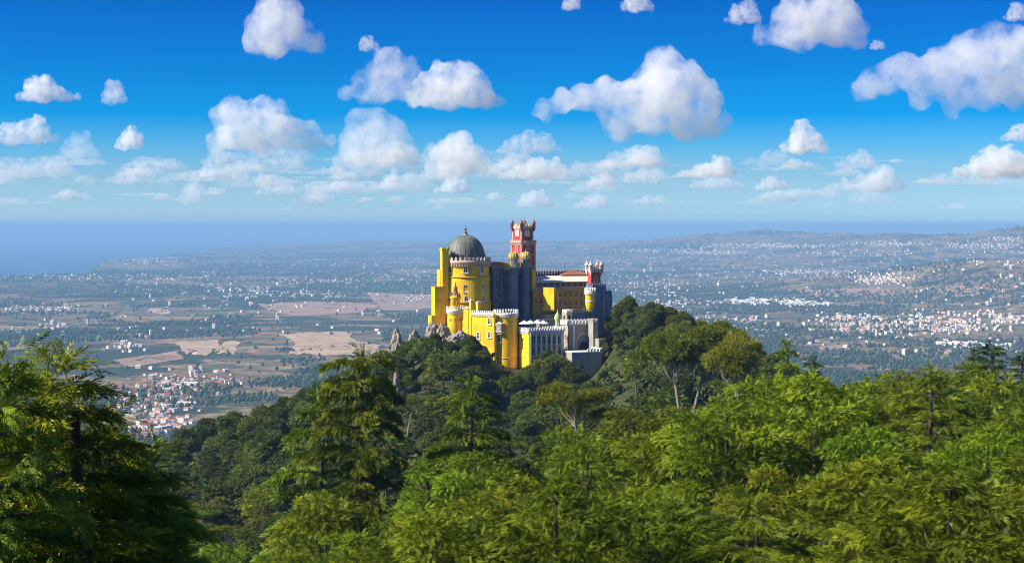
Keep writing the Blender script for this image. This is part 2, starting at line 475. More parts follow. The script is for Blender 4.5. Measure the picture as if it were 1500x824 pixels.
def terrain_material():
    m, n, l = new_mat('ground_cover')
    out = n.new('ShaderNodeOutputMaterial'); b = n.new('ShaderNodeBsdfPrincipled'); b.inputs['Roughness'].default_value = 0.95
    b.inputs['Specular IOR Level'].default_value = 0.1
    geo = n.new('ShaderNodeNewGeometry')
    def noise(scale, det=4, dist=0.0, mp=None):
        t = n.new('ShaderNodeTexNoise'); t.inputs['Scale'].default_value = scale; t.inputs['Detail'].default_value = det
        t.inputs['Distortion'].default_value = dist
        l.new(mp or geo.outputs['Position'], t.inputs['Vector']); return t.outputs['Fac']
    def ramp(fac, stops, interp='LINEAR'):
        r = n.new('ShaderNodeValToRGB'); r.color_ramp.interpolation = interp
        while len(r.color_ramp.elements) < len(stops): r.color_ramp.elements.new(0.5)
        for e, (p, c) in zip(r.color_ramp.elements, stops): e.position = p; e.color = (*c, 1)
        l.new(fac, r.inputs[0]); return r.outputs[0]
    def mix(f, a, c, mode='MIX'):
        t = n.new('ShaderNodeMix'); t.data_type = 'RGBA'; t.blend_type = mode
        if isinstance(f, float): t.inputs['Factor'].default_value = f
        else: l.new(f, t.inputs['Factor'])
        l.new(a, t.inputs[6]); l.new(c, t.inputs[7]); return t.outputs[2]
    # flatten to plan view
    fl = n.new('ShaderNodeVectorMath'); fl.operation = 'MULTIPLY'; fl.inputs[1].default_value = (1, 1, 0)
    l.new(geo.outputs['Position'], fl.inputs[0])
    P = fl.outputs[0]
    # warped field cells
    wn_ = n.new('ShaderNodeTexNoise'); wn_.inputs['Scale'].default_value = 0.003; wn_.inputs['Detail'].default_value = 3
    l.new(P, wn_.inputs['Vector'])
    wv = n.new('ShaderNodeVectorMath'); wv.operation = 'SCALE'; wv.inputs['Scale'].default_value = 260.0
    l.new(wn_.outputs['Color'], wv.inputs[0])
    ad = n.new('ShaderNodeVectorMath'); ad.operation = 'ADD'; l.new(P, ad.inputs[0]); l.new(wv.outputs[0], ad.inputs[1])
    vo = n.new('ShaderNodeTexVoronoi'); vo.inputs['Scale'].default_value = 0.0062; l.new(ad.outputs[0], vo.inputs['Vector'])
    sep = n.new('ShaderNodeSeparateColor'); l.new(vo.outputs['Color'], sep.inputs[0])
    fields = ramp(sep.outputs[0], [(0.0, (0.050, 0.066, 0.022)), (0.18, (0.15, 0.13, 0.055)), (0.34, (0.32, 0.215, 0.11)), (0.56, (0.40, 0.24, 0.145)),
                                   (0.74, (0.46, 0.32, 0.17)), (0.88, (0.30, 0.17, 0.115)), (1.0, (0.060, 0.078, 0.026))], 'CONSTANT')
    vo2 = n.new('ShaderNodeTexVoronoi'); vo2.inputs['Scale'].default_value = 0.018; l.new(ad.outputs[0], vo2.inputs['Vector'])
    sep2 = n.new('ShaderNodeSeparateColor'); l.new(vo2.outputs['Color'], sep2.inputs[0])
    plots = ramp(sep2.outputs[1], [(0.0, (0.040, 0.055, 0.020)), (0.3, (0.16, 0.13, 0.06)), (0.6, (0.34, 0.23, 0.13)), (0.85, (0.045, 0.06, 0.022))], 'CONSTANT')
    fields = mix(0.45, fields, plots)
    # fine speckle of scrub and single trees
    sp = noise(0.03, 5, 0, P)
    scrub = ramp(sp, [(0.44, (1, 1, 1)), (0.56, (0.52, 0.54, 0.44))])
    fields = mix(1.0, fields, scrub, 'MULTIPLY')
    woods_big = noise(0.00055, 5, 0.6, P)
    woods_sm = noise(0.0035, 5, 0.4, P)
    ma = n.new('ShaderNodeMath'); ma.operation = 'MULTIPLY_ADD'; ma.inputs[1].default_value = 0.55
    l.new(woods_sm, ma.inputs[0]); l.new(woods_big, ma.inputs[2])
    sx3 = n.new('ShaderNodeSeparateXYZ'); l.new(P, sx3.inputs[0])
    gx = n.new('ShaderNodeMapRange'); gx.inputs['From Min'].default_value = -2500; gx.inputs['From Max'].default_value = 2500
    gx.inputs['To Min'].default_value = 0.055; gx.inputs['To Max'].default_value = -0.02
    l.new(sx3.outputs['X'], gx.inputs['Value'])
    ma2 = n.new('ShaderNodeMath'); ma2.operation = 'ADD'; l.new(ma.outputs[0], ma2.inputs[0]); l.new(gx.outputs[0], ma2.inputs[1])
    wf = ramp(ma2.outputs[0], [(0.835, (0, 0, 0)), (0.865, (1, 1, 1))])
    wt = ramp(noise(0.05, 4, 0, P), [(0.3, (0.016, 0.026, 0.012)), (0.7, (0.050, 0.064, 0.026))])
    land = mix(wf, fields, wt)
    # near hills: forest floor
    ln = n.new('ShaderNodeVectorMath'); ln.operation = 'LENGTH'; l.new(P, ln.inputs[0])
    nf = n.new('ShaderNodeMapRange'); nf.inputs['From Min'].default_value = 1700; nf.inputs['From Max'].default_value = 2100
    l.new(ln.outputs['Value'], nf.inputs['Value'])
    floor = ramp(noise(0.35, 5), [(0.3, (0.020, 0.030, 0.010)), (0.6, (0.060, 0.066, 0.022)), (0.8, (0.11, 0.085, 0.045))])
    colr = mix(nf.outputs[0], floor, land)
    l.new(colr, b.inputs['Base Color'])
    l.new(b.outputs[0], out.inputs['Surface'])
    return m

V, F, F2 = terrain_mesh()
me = np_mesh('ground', V, np.vstack([F, F2]) if False else F, terrain_material(), smooth=True)
o = link('ground', me); o['kind'] = 'structure'

# sea: a flat sheet out to the horizon
m, n, l = new_mat('sea_water')
out = n.new('ShaderNodeOutputMaterial'); b = n.new('ShaderNodeBsdfPrincipled')
b.inputs['Base Color'].default_value = (0.010, 0.055, 0.12, 1); b.inputs['Roughness'].default_value = 0.35
geo = n.new('ShaderNodeNewGeometry'); nz = n.new('ShaderNodeTexNoise'); nz.inputs['Scale'].default_value = 0.02; nz.inputs['Detail'].default_value = 6
bp = n.new('ShaderNodeBump'); bp.inputs['Strength'].default_value = 0.6; bp.inputs['Distance'].default_value = 4.0
l.new(geo.outputs['Position'], nz.inputs['Vector']); l.new(nz.outputs['Fac'], bp.inputs['Height']); l.new(bp.outputs[0], b.inputs['Normal'])
l.new(b.outputs[0], out.inputs['Surface'])
aa = np.linspace(-math.pi, math.pi, 181)[:-1]
rr = [8000, 20000, 40000, 80000]
V = np.array([(r_ * math.sin(t), r_ * math.cos(t), 0.0) for r_ in rr for t in aa])
F = np.array([(j * 180 + i, j * 180 + (i + 1) % 180, (j + 1) * 180 + (i + 1) % 180, (j + 1) * 180 + i) for j in range(3) for i in range(180)])
o = link('sea', np_mesh('sea', V, F[:, ::-1], m)); o['kind'] = 'structure'

# dry stubble fields of the plain, each laid just above the ground
def field(px_py, col, name='field'):
    pts = np.array(px_py, float)
    # resample outline and fill as a fan-grid draped on the ground
    n_ = 48; P = []
    for i in range(len(pts)):
        a, b_ = pts[i], pts[(i + 1) % len(pts)]
        for k in range(6): P.append(a + (b_ - a) * k / 6)
    P = np.array(P); c = P.mean(0)
    P = P + (RNG.random(P.shape) - 0.5) * np.array([9, 2.4])
    V = []; F = []
    rings = 8
    for q in range(rings + 1):
        V.append(c + (P - c) * (q / rings if q else 0.01))
    V = np.vstack(V)
    x, y, z, ok = ray_ground(V[:, 0], V[:, 1])
    m_ = len(P)
    for q in range(rings):
        for i in range(m_):
            F.append((q * m_ + i, q * m_ + (i + 1) % m_, (q + 1) * m_ + (i + 1) % m_, (q + 1) * m_ + i))
    o = link(name, np_mesh(name, np.stack([x, y, ground(x, y) + 1.6], -1), np.array(F), col, smooth=True))
    o['kind'] = 'structure'
M['stubble'] = plaster('stubble', (0.50, 0.33, 0.18), var=0.55, scale=0.008, bump=0)
M['stubble2'] = plaster('dry_field', (0.36, 0.215, 0.125), var=0.7, scale=0.008, bump=0)
field([(258, 501), (322, 499), (308, 521), (272, 521)], M['stubble'])
field([(330, 500), (352, 502), (340, 520), (312, 518)], M['stubble'])
field([(408, 492), (450, 487), (510, 486), (520, 500), (560, 506), (545, 520), (470, 521), (418, 519), (438, 503)], M['stubble'])
field([(375, 446), (470, 440), (560, 447), (520, 459), (430, 464)], M['stubble2'])
field([(540, 430), (640, 432), (640, 452), (560, 456)], M['stubble2'])
field([(165, 528), (262, 514), (266, 528), (190, 538)], M['stubble2'])
field([(220, 452), (248, 452), (250, 460), (222, 460)], M['stubble'])
field([(1360, 425), (1410, 418), (1470, 428), (1400, 436)], M['stubble2'])
field([(1160, 425), (1290, 423), (1320, 430), (1200, 437)], M['stubble2'])
field([(1355, 510), (1420, 506), (1400, 520), (1350, 520)], M['stubble'])
field([(1180, 512), (1240, 505), (1245, 516), (1190, 520)], M['stubble2'])
field([(1200, 482), (1300, 478), (1310, 484), (1210, 489)], M['stubble2'])
#__PART2__
# ------------------------------------------------------------------ palace
PD = 700.0
K = PD / FPX
palace = empty('palace', (X(760, 700), 700, Z(540, 700)))
tag(palace, 'yellow and red hilltop palace with a grey dome and a red clock tower', 'palace')
PO = palace.location.copy()

def pbuild(mb, name, mats, parent=None, label=None):
    """link a part (or a sub-part) of the palace; coordinates are world metres"""
    import bmesh
    me = mb.mesh(name, mats)
    bm = bmesh.new(); bm.from_mesh(me); bmesh.ops.recalc_face_normals(bm, faces=bm.faces); bm.to_mesh(me); bm.free()
    me.transform(Matrix.Translation(-PO))
    o = link(name, me, parent or palace)
    if label: o['label'] = label
    return o

GROUNDZ = Z(575, 700)

def scaled0(P, s_):
    cx_ = sum(p[0] for p in P) / 4; cy_ = sum(p[1] for p in P) / 4
    return [(cx_ + (p[0] - cx_) * s_, cy_ + (p[1] - cy_) * s_) for p in P]

class Face:
    """vertical wall plane: origin (x,y), horizontal axis, outward normal"""
    def __init__(s, o, ax, nrm, length, d):
        s.o = o; s.ax = ax; s.n = nrm; s.len = length; s.d = d
    def pt(s, px):
        # intersect the line of sight through px with the wall plane
        k = (px - 750) / FPX
        # x = k*y ; x = ox + t ax ; y = oy + t ay
        t = (k * s.o[1] - s.o[0]) / (s.ax[0] - k * s.ax[1])
        return t, (s.o[0] + t * s.ax[0], s.o[1] + t * s.ax[1])

def corner_box(mb, pl, pc, pr, yt, yb, d, psi, m=0, zb=None, zt=None):
    """block seen with its nearest vertical edge at pc, the left face out to pl and the right face to pr"""
    a = R(psi)
    C = (X(pc, d), d)
    ar = (math.cos(a), math.sin(a)); al = (-math.sin(a), math.cos(a))
    def reach(px, ax):
        k = (px - 750) / FPX
        return (k * C[1] - C[0]) / (ax[0] - k * ax[1])
    lr = reach(pr, ar); ll = reach(pl, al)
    z1 = Z(yt, d) if zt is None else zt
    z0 = Z(yb, d) if zb is None else zb
    P = [C, (C[0] + ar[0] * lr, C[1] + ar[1] * lr), (C[0] + ar[0] * lr + al[0] * ll, C[1] + ar[1] * lr + al[1] * ll), (C[0] + al[0] * ll, C[1] + al[1] * ll)]
    mb.prism(P, z0, z1, m)
    FR = Face(C, ar, (al[0] * -1, al[1] * -1), lr, d)
    FL = Face(C, al, (-ar[0], -ar[1]), ll, d)
    return P, FL, FR, z0, z1

def merlons(mb, P, z, w=0.75, h=1.0, gap=0.75, t=0.45, m=0, close=True, pyr=True, off=0.0):
    n = len(P)
    for i in range(n if close else n - 1):
        a = Vector(P[i]); b_ = Vector(P[(i + 1) % n])
        L = (b_ - a).length
        ax = (b_ - a) / L; ay = Vector((-ax.y, ax.x))
        k = max(1, int(round(L / (w + gap))))
        st = L / k
        for j in range(k):
            c = a + ax * (st * (j + 0.5)) + ay * off
            mb.obox(c, ax, ay, w / 2, t / 2, z, z + h, m)
            if pyr: mb.obox(c, ax, ay, w / 2, t / 2, z + h, z + h + w * 0.6, m, taper=0.1)

def ring_merlons(mb, c, r, z, n, w=0.7, h=0.9, t=0.4, m=0, pyr=True):
    for i in range(n):
        a = 2 * math.pi * (i + 0.5) / n
        ax = (-math.sin(a), math.cos(a)); ay = (math.cos(a), math.sin(a))
        p = (c[0] + r * ay[0], c[1] + r * ay[1])
        mb.obox(p, ax, ay, w / 2, t / 2, z, z + h, m)
        if pyr: mb.obox(p, ax, ay, w / 2, t / 2, z + h, z + h + w * 0.6, m, taper=0.1)

def corbels(mb, c, r, z, n, w=0.35, h=0.9, t=0.5, m=0):
    for i in range(n):
        a = 2 * math.pi * i / n
        ax = (-math.sin(a), math.cos(a)); ay = (math.cos(a), math.sin(a))
        mb.obox((c[0] + r * ay[0], c[1] + r * ay[1]), ax, ay, w / 2, t / 2, z - h, z, m)

def wall_corbels(mb, P, z, w=0.35, h=0.8, step=1.0, t=0.5, m=0, out=0.2):
    for i in range(len(P) - 1):
        a = Vector(P[i]); b_ = Vector(P[i + 1]); L = (b_ - a).length
        ax = (b_ - a) / L; ay = Vector((ax.y, -ax.x))
        k = max(1, int(L / step))
        for j in range(k):
            c = a + ax * (L * (j + 0.5) / k) + ay * out
            mb.obox(c, ax, ay, w / 2, t / 2, z - h, z, m)

def window(parent, p, nrm, z, w, h, arch=True, frame='white', name='window', sill=True, fw=0.28):
    """framed window standing 0.1 m proud of a wall: ring of stone, pane, mullion, transom"""
    mb = MB()
    nx, ny = nrm; ax = (-ny, nx)
    def P3(u, v, o): return (p[0] + ax[0] * u + nx * o, p[1] + ax[1] * u + ny * o, z + v)
    def outline(hw, hh, n=9):
        pts = [(-hw, -hh), (hw, -hh)]
        if arch:
            for i in range(n):
                t = math.pi * i / (n - 1)
                pts.append((hw * math.cos(t), hh - hw + hw * 1.15 * math.sin(t)))
        else:
            pts += [(hw, hh), (-hw, hh)]
        return pts
    A = outline(w / 2 + fw, h / 2 + fw); B = outline(w / 2, h / 2)
    n_ = len(A); vs = []; fs = []
    for o_ in (-0.2, 0.16):
        vs += [P3(u, v, o_) for u, v in A] + [P3(u, v, o_) for u, v in B]
    for i in range(n_):
        k = (i + 1) % n_
        fs.append((2 * n_ + i, 2 * n_ + k, 3 * n_ + k, 3 * n_ + i))
        fs.append((i, k, 2 * n_ + k, 2 * n_ + i))
        fs.append((n_ + k, n_ + i, 3 * n_ + i, 3 * n_ + k))
    mb.add(vs, fs, 0)
    mb.add([P3(u, v, 0.05) for u, v in B], [tuple(range(n_))], 1)
    c0 = P3(0, 0, 0.08)
    mb.obox(c0, ax, nrm, 0.06, 0.03, z - h / 2, z + h * 0.45, 0)
    mb.obox(c0, ax, nrm, w / 2, 0.025, z + h * 0.08, z + h * 0.08 + 0.12, 0)
    if sill:
        mb.obox(P3(0, 0, 0.15), ax, nrm, w / 2 + fw + 0.15, 0.2, z - h / 2 - fw - 0.22, z - h / 2 - fw, 0)
    me = mb.mesh(name, [M[frame], M['glass']])
    me.transform(Matrix.Translation(-PO))
    return link(name, me, parent)

def cyl_window(parent, c, r, px, py, w, h, d=None, **kw):
    t = math.asin(max(-0.98, min(0.98, (X(px, d or c[1]) - c[0]) / r)))
    nrm = (math.sin(t), -math.cos(t))
    return window(parent, (c[0] + nrm[0] * r, c[1] + nrm[1] * r), nrm, Z(py, c[1] - r * 0.8), w, h, **kw)

def face_window(parent, F, px, py, w, h, **kw):
    t, q = F.pt(px)
    return window(parent, q, F.n, Z(py, q[1]), w, h, **kw)

# --- great round tower with dome
D1 = 712.0
c1 = (X(682, D1), D1)
r1 = 36 * D1 / FPX
zz = lambda py: Z(py, D1)
t = MB()
t.lathe(c1, [(r1 * 1.04, zz(545)), (r1 * 1.03, zz(450)), (r1 * 1.015, zz(441)), (r1 * 1.0, zz(440)), (r1 * 0.985, zz(406)), (r1 * 0.96, zz(404.5)), (r1 * 0.95, zz(388))], 64)
tower = pbuild(t, 'round_tower', M['yellow'], label='great yellow round tower under the grey dome')
for y_, rr_ in ((405, 0.975), (441.5, 1.018)):
    t = MB()
    t.lathe(c1, [(r1 * rr_ + 0.05, zz(y_) - 0.3), (r1 * rr_ + 0.4, zz(y_) - 0.12), (r1 * rr_ + 0.4, zz(y_) + 0.12), (r1 * rr_ + 0.05, zz(y_) + 0.3)], 64)
    pbuild(t, 'string_course', M['ochre'], tower)
t = MB()
t.lathe(c1, [(r1 * 0.93, zz(388)), (r1 * 1.0, zz(386)), (r1 * 1.03, zz(384)), (r1 * 1.03, zz(381)), (r1 * 0.97, zz(381)), (r1 * 0.97, zz(381.5)), (r1 * 0.2, zz(381.5))], 64)
corbels(t, c1, r1 * 0.985, zz(386), 56, w=0.4, h=1.0, t=0.7)
ring_merlons(t, c1, r1 * 1.0, zz(381), 34, w=0.95, h=0.9, t=0.45, pyr=True)
pbuild(t, 'parapet', M['quoin'], tower)
t = MB()
rd = 28.5 * D1 / FPX; zb_ = zz(378); zt_ = zz(344)
t.lathe(c1, [(rd * 1.0, zz(382)), (rd, zb_)] + [(rd * math.cos(a) ** 0.92, zb_ + (zt_ - zb_) * math.sin(a)) for a in np.linspace(0.03, 1.50, 16)], 48)
for i in range(24):
    a = 2 * math.pi * i / 24
    pts = [(c1[0] + (rd * math.cos(e) ** 0.92 + 0.05) * math.cos(a), c1[1] + (rd * math.cos(e) ** 0.92 + 0.05) * math.sin(a), zb_ + (zt_ - zb_) * math.sin(e)) for e in np.linspace(0.03, 1.45, 10)]
    t.tube(pts, [0.05] * 10, 4)
dome = pbuild(t, 'dome', M['dome'], tower)
t = MB()
for i in range(16):     # round-headed dormers at the foot of the dome
    a = 2 * math.pi * (i + 0.5) / 16
    nx, ny = math.cos(a), math.sin(a); rr_ = rd * 0.99
    t = MB()
    t.obox((c1[0] + nx * rr_, c1[1] + ny * rr_), (-ny, nx), (nx, ny), 0.55, 0.35, zb_ + 0.2, zb_ + 1.6, 0)
    t.obox((c1[0] + nx * (rr_ + 0.36), c1[1] + ny * (rr_ + 0.36)), (-ny, nx), (nx, ny), 0.35, 0.04, zb_ + 0.3, zb_ + 1.4, 1)
    pbuild(t, 'dormer', [M['dome'], M['dark']], tower)
t = MB()
zf = zz(344.5)
t.lathe(c1, [(1.5, zf - 0.5), (1.3, zf + 0.3), (0.65, zf + 0.5), (0.55, zf + 0.9), (0.9, zf + 1.0), (0.9, zf + 1.2), (0.35, zf + 1.4), (0.30, zf + 2.6), (0.7, zf + 2.7), (0.7, zf + 2.9), (0.15, zf + 3.0), (0.12, zf + 3.6), (0.28, zf + 3.75), (0.05, zf + 4.0)], 12)
for i in range(4):
    a = math.pi / 4 + i * math.pi / 2
    t.obox((c1[0] + 0.75 * math.cos(a), c1[1] + 0.75 * math.sin(a)), (1, 0), (0, 1), 0.09, 0.09, zf + 1.1, zf + 2.8)
pbuild(t, 'finial', M['metal'], tower)
for px in (660, 683, 706): cyl_window(tower, c1, r1 * 0.955, px, 394.5, 1.5, 2.3)
for px in (658, 683, 708): cyl_window(tower, c1, r1 * 0.985, px, 422, 1.5, 2.5)
for px in (659, 684, 709): cyl_window(tower, c1, r1 * 1.01, px, 437, 1.3, 1.7)

# --- slim square stair turret left of the dome
D = 712.0
t = MB()
P, FL, FR, z0, z1 = corner_box(t, 645, 648, 657, 368, 545, D - 9, 18)
P2, _, _, _, _ = corner_box(t, 640, 645, 653, 395, 545, D - 7.5, 18)
stair = pbuild(t, 'stair_turret', M['yellow'], label='slim yellow stair turret beside the dome')
t = MB()
cx_ = (P[0][0] + P[2][0]) / 2; cy_ = (P[0][1] + P[2][1]) / 2
a = R(18); ax = (math.cos(a), math.sin(a)); ay = (-ax[1], ax[0])
Pb = [(cx_ + (p[0] - cx_) * 1.18, cy_ + (p[1] - cy_) * 1.18) for p in P]
t.prism(P, z1, z1 + 0.35, 0, Pb); t.prism(Pb, z1 + 0.35, z1 + 0.9, 0)
merlons(t, Pb, z1 + 0.9, w=0.6, h=0.7, gap=0.5, t=0.35, pyr=False, off=0.2)
pbuild(t, 'battlement', M['yellow'], stair)

# --- buttress blocks stepping down to the left
t = MB()
P, FL, FR, z0, z1 = corner_box(t, 632, 637, 652, 421, 545, 700, 20)
C = P[0]
buttress = pbuild(t, 'buttress', M['yellow'], label='square yellow buttress at the left end')
t = MB()
cx_ = sum(p[0] for p in P) / 4; cy_ = sum(p[1] for p in P) / 4
Pb = [(cx_ + (p[0] - cx_) * 1.06, cy_ + (p[1] - cy_) * 1.06) for p in P]
t.prism(Pb, z1, z1 + 0.35, 0)
pbuild(t, 'coping', M['ochre'], buttress)
t = MB()
corner_box(t, 627, 632, 647, 462, 545, 699, 24)
pbuild(t, 'lower_buttress', M['yellow'], buttress)

# --- corner bartizan with balcony, bottle-shaped base and stone spire
D = 696.0
c = (X(667, D), D); r_ = 11.5 * D / FPX
zz = lambda py: Z(py, D)
t = MB()
t.lathe(c, [(r_ * 0.15, zz(500)), (r_ * 0.75, zz(493)), (r_ * 0.98, zz(486)), (r_, zz(478)), (r_, zz(458))], 32)
bart = pbuild(t, 'bartizan', M['yellow'], label='small yellow round corner turret with a white balcony')
t = MB()
t.lathe(c, [(r_, zz(458.5)), (r_ * 1.18, zz(456)), (r_ * 1.18, zz(454.5)), (r_ * 1.18, zz(452.2)), (r_ * 1.06, zz(452.2)), (r_ * 1.06, zz(453)), (r_ * 0.2, zz(453))], 32)
corbels(t, c, r_ * 1.06, zz(456.5), 26, w=0.3, h=0.7, t=0.5)
ring_merlons(t, c, r_ * 1.12, zz(452.2), 18, w=0.55, h=0.8, t=0.3, pyr=True)
pbuild(t, 'balcony', M['white'], bart)
t = MB()
t.lathe(c, [(r_ * 0.62, zz(453)), (r_ * 0.60, zz(437)), (r_ * 0.72, zz(436)), (r_ * 0.72, zz(434.5)), (r_ * 0.5, zz(433))], 20)
pbuild(t, 'lantern', M['yellow'], bart)
t = MB()
t.lathe(c, [(r_ * 0.55, zz(434)), (r_ * 0.34, zz(428)), (r_ * 0.24, zz(423)), (r_ * 0.30, zz(422)), (r_ * 0.12, zz(419)), (0.12, zz(415)), (0.25, zz(414.5)), (0.05, zz(413))], 12)
for i in range(4):
    a = i * math.pi / 2 + 0.4
    t.lathe((c[0] + r_ * 0.62 * math.cos(a), c[1] + r_ * 0.62 * math.sin(a)), [(0.28, zz(435)), (0.22, zz(430)), (0.05, zz(427.5))], 8)
pbuild(t, 'spire', M['brick'], bart)
for px in (660, 667, 674): cyl_window(bart, c, r_, px, 468, 0.45, 1.1, frame='ochre', sill=False, fw=0.12)
for px in (664, 670): cyl_window(bart, c, r_ * 0.6, px, 444, 0.5, 1.3, frame='ochre', sill=False, fw=0.12)

# --- yellow curtain wall and gate piers between dome and front tower
t = MB()
P, FL, FRc, z0, z1 = corner_box(t, 655, 682, 694, 466, 545, 692, 40)
for pc, yt in ((684, 441), (690, 443)):
    pass
Pa, _, _, _, za = corner_box(t, 679, 686, 691, 452, 545, 690, 40)
Pg, _, _, _, zg1 = corner_box(t, 687, 690, 694, 441, 545, 689, 38)
Pg2, _, _, _, zg2 = corner_box(t, 697, 700, 705, 444, 545, 693, 38)
# the lit wall: its right end comes nearer to the viewer
A = (X(691, 689), 689.0); B = (X(724, 683), 683.0)
nv = Vector((B[0] - A[0], B[1] - A[1])); Lw = nv.length; nv /= Lw
nn = (nv.y, -nv.x)
back = (-nn[0] * 3.0, -nn[1] * 3.0)
zt = Z(460, 686)
t.prism([A, B, (B[0] + back[0], B[1] + back[1]), (A[0] + back[0], A[1] + back[1])], Z(570, 686), zt)
curtain = pbuild(t, 'curtain_wall', M['yellow'], label='sunlit yellow wall with gate piers')
for PP, z_ in ((Pg, zg1), (Pg2, zg2), (Pa, za)):
    t = MB()
    cx_ = sum(p[0] for p in PP) / 4; cy_ = sum(p[1] for p in PP) / 4
    Pb = [(cx_ + (p[0] - cx_) * 1.25, cy_ + (p[1] - cy_) * 1.25) for p in PP]
    t.prism(Pb, z_, z_ + 0.4)
    t.prism(PP, z_ + 0.4, z_ + 0.9, 0, [(cx_ + (p[0] - cx_) * 0.15, cy_ + (p[1] - cy_) * 0.15) for p in PP])
    pbuild(t, 'pier_cap', M['quoin'], curtain)
t = MB()
o1 = (nn[0] * 0.35, nn[1] * 0.35)
L0 = [(A[0] + nn[0] * 0.0, A[1] + nn[1] * 0.0), (B[0], B[1])]
t.prism([(A[0] + o1[0], A[1] + o1[1]), (B[0] + o1[0], B[1] + o1[1]), (B[0] + back[0] * .3, B[1] + back[1] * .3), (A[0] + back[0] * .3, A[1] + back[1] * .3)], zt, zt + 0.5)
wall_corbels(t, L0, zt, step=0.75)
merlons(t, [(A[0] + o1[0] * .3, A[1] + o1[1] * .3), (B[0] + o1[0] * .3, B[1] + o1[1] * .3)], zt + 0.5, w=0.5, h=0.7, gap=0.45, close=False)
pbuild(t, 'battlement', M['white'], curtain)
FW = Face(A, (nv.x, nv.y), nn, Lw, 686)
for px, py, w_, h_ in ((717, 470, 1.2, 2.2), (716.5, 490, 1.2, 2.0), (700.5, 491, 1.3, 2.3)): face_window(curtain, FW, px, py, w_, h_)

# --- big round front tower
D = 688.0
c = (X(741, D), D); r_ = 17.3 * D / FPX
zz = lambda py: Z(py, D)
t = MB()
t.lathe(c, [(r_ * 1.03, zz(572)), (r_ * 1.0, zz(523)), (r_ * 0.985, zz(461))], 56)
front = pbuild(t, 'front_tower', M['yellow'], label='big plain yellow round tower at the front with white battlement')
t = MB(); t.lathe(c, [(r_ * 1.0, zz(524.3)), (r_ * 1.035, zz(523.6)), (r_ * 1.035, zz(523)), (r_ * 1.0, zz(522.3))], 56)
pbuild(t, 'string_course', M['ochre'], front)
t = MB()
t.lathe(c, [(r_ * 0.985, zz(462)), (r_ * 1.06, zz(460.5)), (r_ * 1.06, zz(458.2)), (r_ * 0.97, zz(458.2)), (r_ * 0.97, zz(459)), (r_ * 0.1, zz(459))], 56)
corbels(t, c, r_ * 1.02, zz(460.6), 44, w=0.3, h=0.9, t=0.5)
ring_merlons(t, c, r_ * 1.02, zz(458.2), 26, w=0.6, h=1.1, t=0.35)
pbuild(t, 'battlement', M['white'], front)
cyl_window(front, c, r_, 731, 496, 1.3, 2.2)
# boxed oriel window
th = math.asin((X(732.5, D) - c[0]) / r_); nr = (math.sin(th), -math.cos(th)); ax = (math.cos(th), math.sin(th))
pc_ = (c[0] + nr[0] * (r_ + 0.5), c[1] + nr[1] * (r_ + 0.5))
t = MB()
t.obox(pc_, ax, nr, 1.5, 1.0, zz(484.5), zz(473.5))
t.obox(pc_, ax, nr, 1.75, 1.25, zz(473.5), zz(472.3), 1)
t.obox(pc_, ax, nr, 1.5, 1.0, zz(472.3), zz(470), 1, taper=0.2)
t.obox(pc_, ax, nr, 1.65, 1.1, zz(485.5), zz(484.5), 1)
t.obox(pc_, ax, nr, 1.1, 0.7, zz(488), zz(485.5), 1)
oriel = pbuild(t, 'oriel', [M['brick'], M['quoin']], front)
for u in (-0.75, 0.75):
    window(front, (pc_[0] + ax[0] * u + nr[0] * 1.0, pc_[1] + ax[1] * u + nr[1] * 1.0), nr, zz(479), 0.9, 2.0, arch=True, sill=False, fw=0.18)

# --- narrow sunlit yellow end wall and pale wing with rows of windows
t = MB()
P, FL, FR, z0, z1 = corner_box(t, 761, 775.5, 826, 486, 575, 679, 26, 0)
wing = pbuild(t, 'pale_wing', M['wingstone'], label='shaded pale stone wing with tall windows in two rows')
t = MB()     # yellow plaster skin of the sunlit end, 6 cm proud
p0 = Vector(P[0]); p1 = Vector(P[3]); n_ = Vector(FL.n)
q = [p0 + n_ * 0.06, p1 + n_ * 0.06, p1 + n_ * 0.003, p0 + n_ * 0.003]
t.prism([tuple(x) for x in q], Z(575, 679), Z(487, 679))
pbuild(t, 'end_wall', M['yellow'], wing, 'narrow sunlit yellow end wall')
t = MB()
cx_ = sum(p[0] for p in P) / 4; cy_ = sum(p[1] for p in P) / 4
Pb = [(cx_ + (p[0] - cx_) * 1.07, cy_ + (p[1] - cy_) * 1.05) for p in P]
t.prism(Pb, z1, z1 + 0.5); merlons(t, Pb, z1 + 0.5, w=0.55, h=0.8, gap=0.55, off=0.25)
wall_corbels(t, [P[3], P[0], P[1]], z1, step=0.8, h=1.0)
pbuild(t, 'battlement', M['white'], wing)
t = MB()
for y_ in (497.5,):
    t.obox((0, 0), (1, 0), (0, 1), 0.001, 0.001, 0, 0.001)
for px in np.linspace(777.5, 823, 7):       # flat pilasters between the windows
    tt, qq = FR.pt(px)
    t.obox((qq[0] + FR.n[0] * 0.12, qq[1] + FR.n[1] * 0.12), FR.ax, FR.n, 0.3, 0.14, Z(575, 690), z1 - 1.0)
t.v = t.v[8:]; t.f = [tuple(i - 8 for i in f) for f in t.f[6:]]; t.m = t.m[6:]; t.sm = t.sm[6:]
pbuild(t, 'pilaster', M['white'], wing)
for px in (781.5, 789, 796.5, 804, 811.5, 819):
    face_window(wing, FR, px, 498, 1.1, 2.7, arch=False, frame='wingstone')
    face_window(wing, FR, px, 513, 1.1, 3.0, arch=True, frame='wingstone')
t = MB()
tt, qq = FL.pt(765.5)
t.obox((qq[0] + n_.x * 0.15, qq[1] + n_.y * 0.15), FL.ax, FL.n, 1.9, 0.16, Z(524, 679), Z(523, 679))
pbuild(t, 'string_course', M['ochre'], wing)
t = MB()
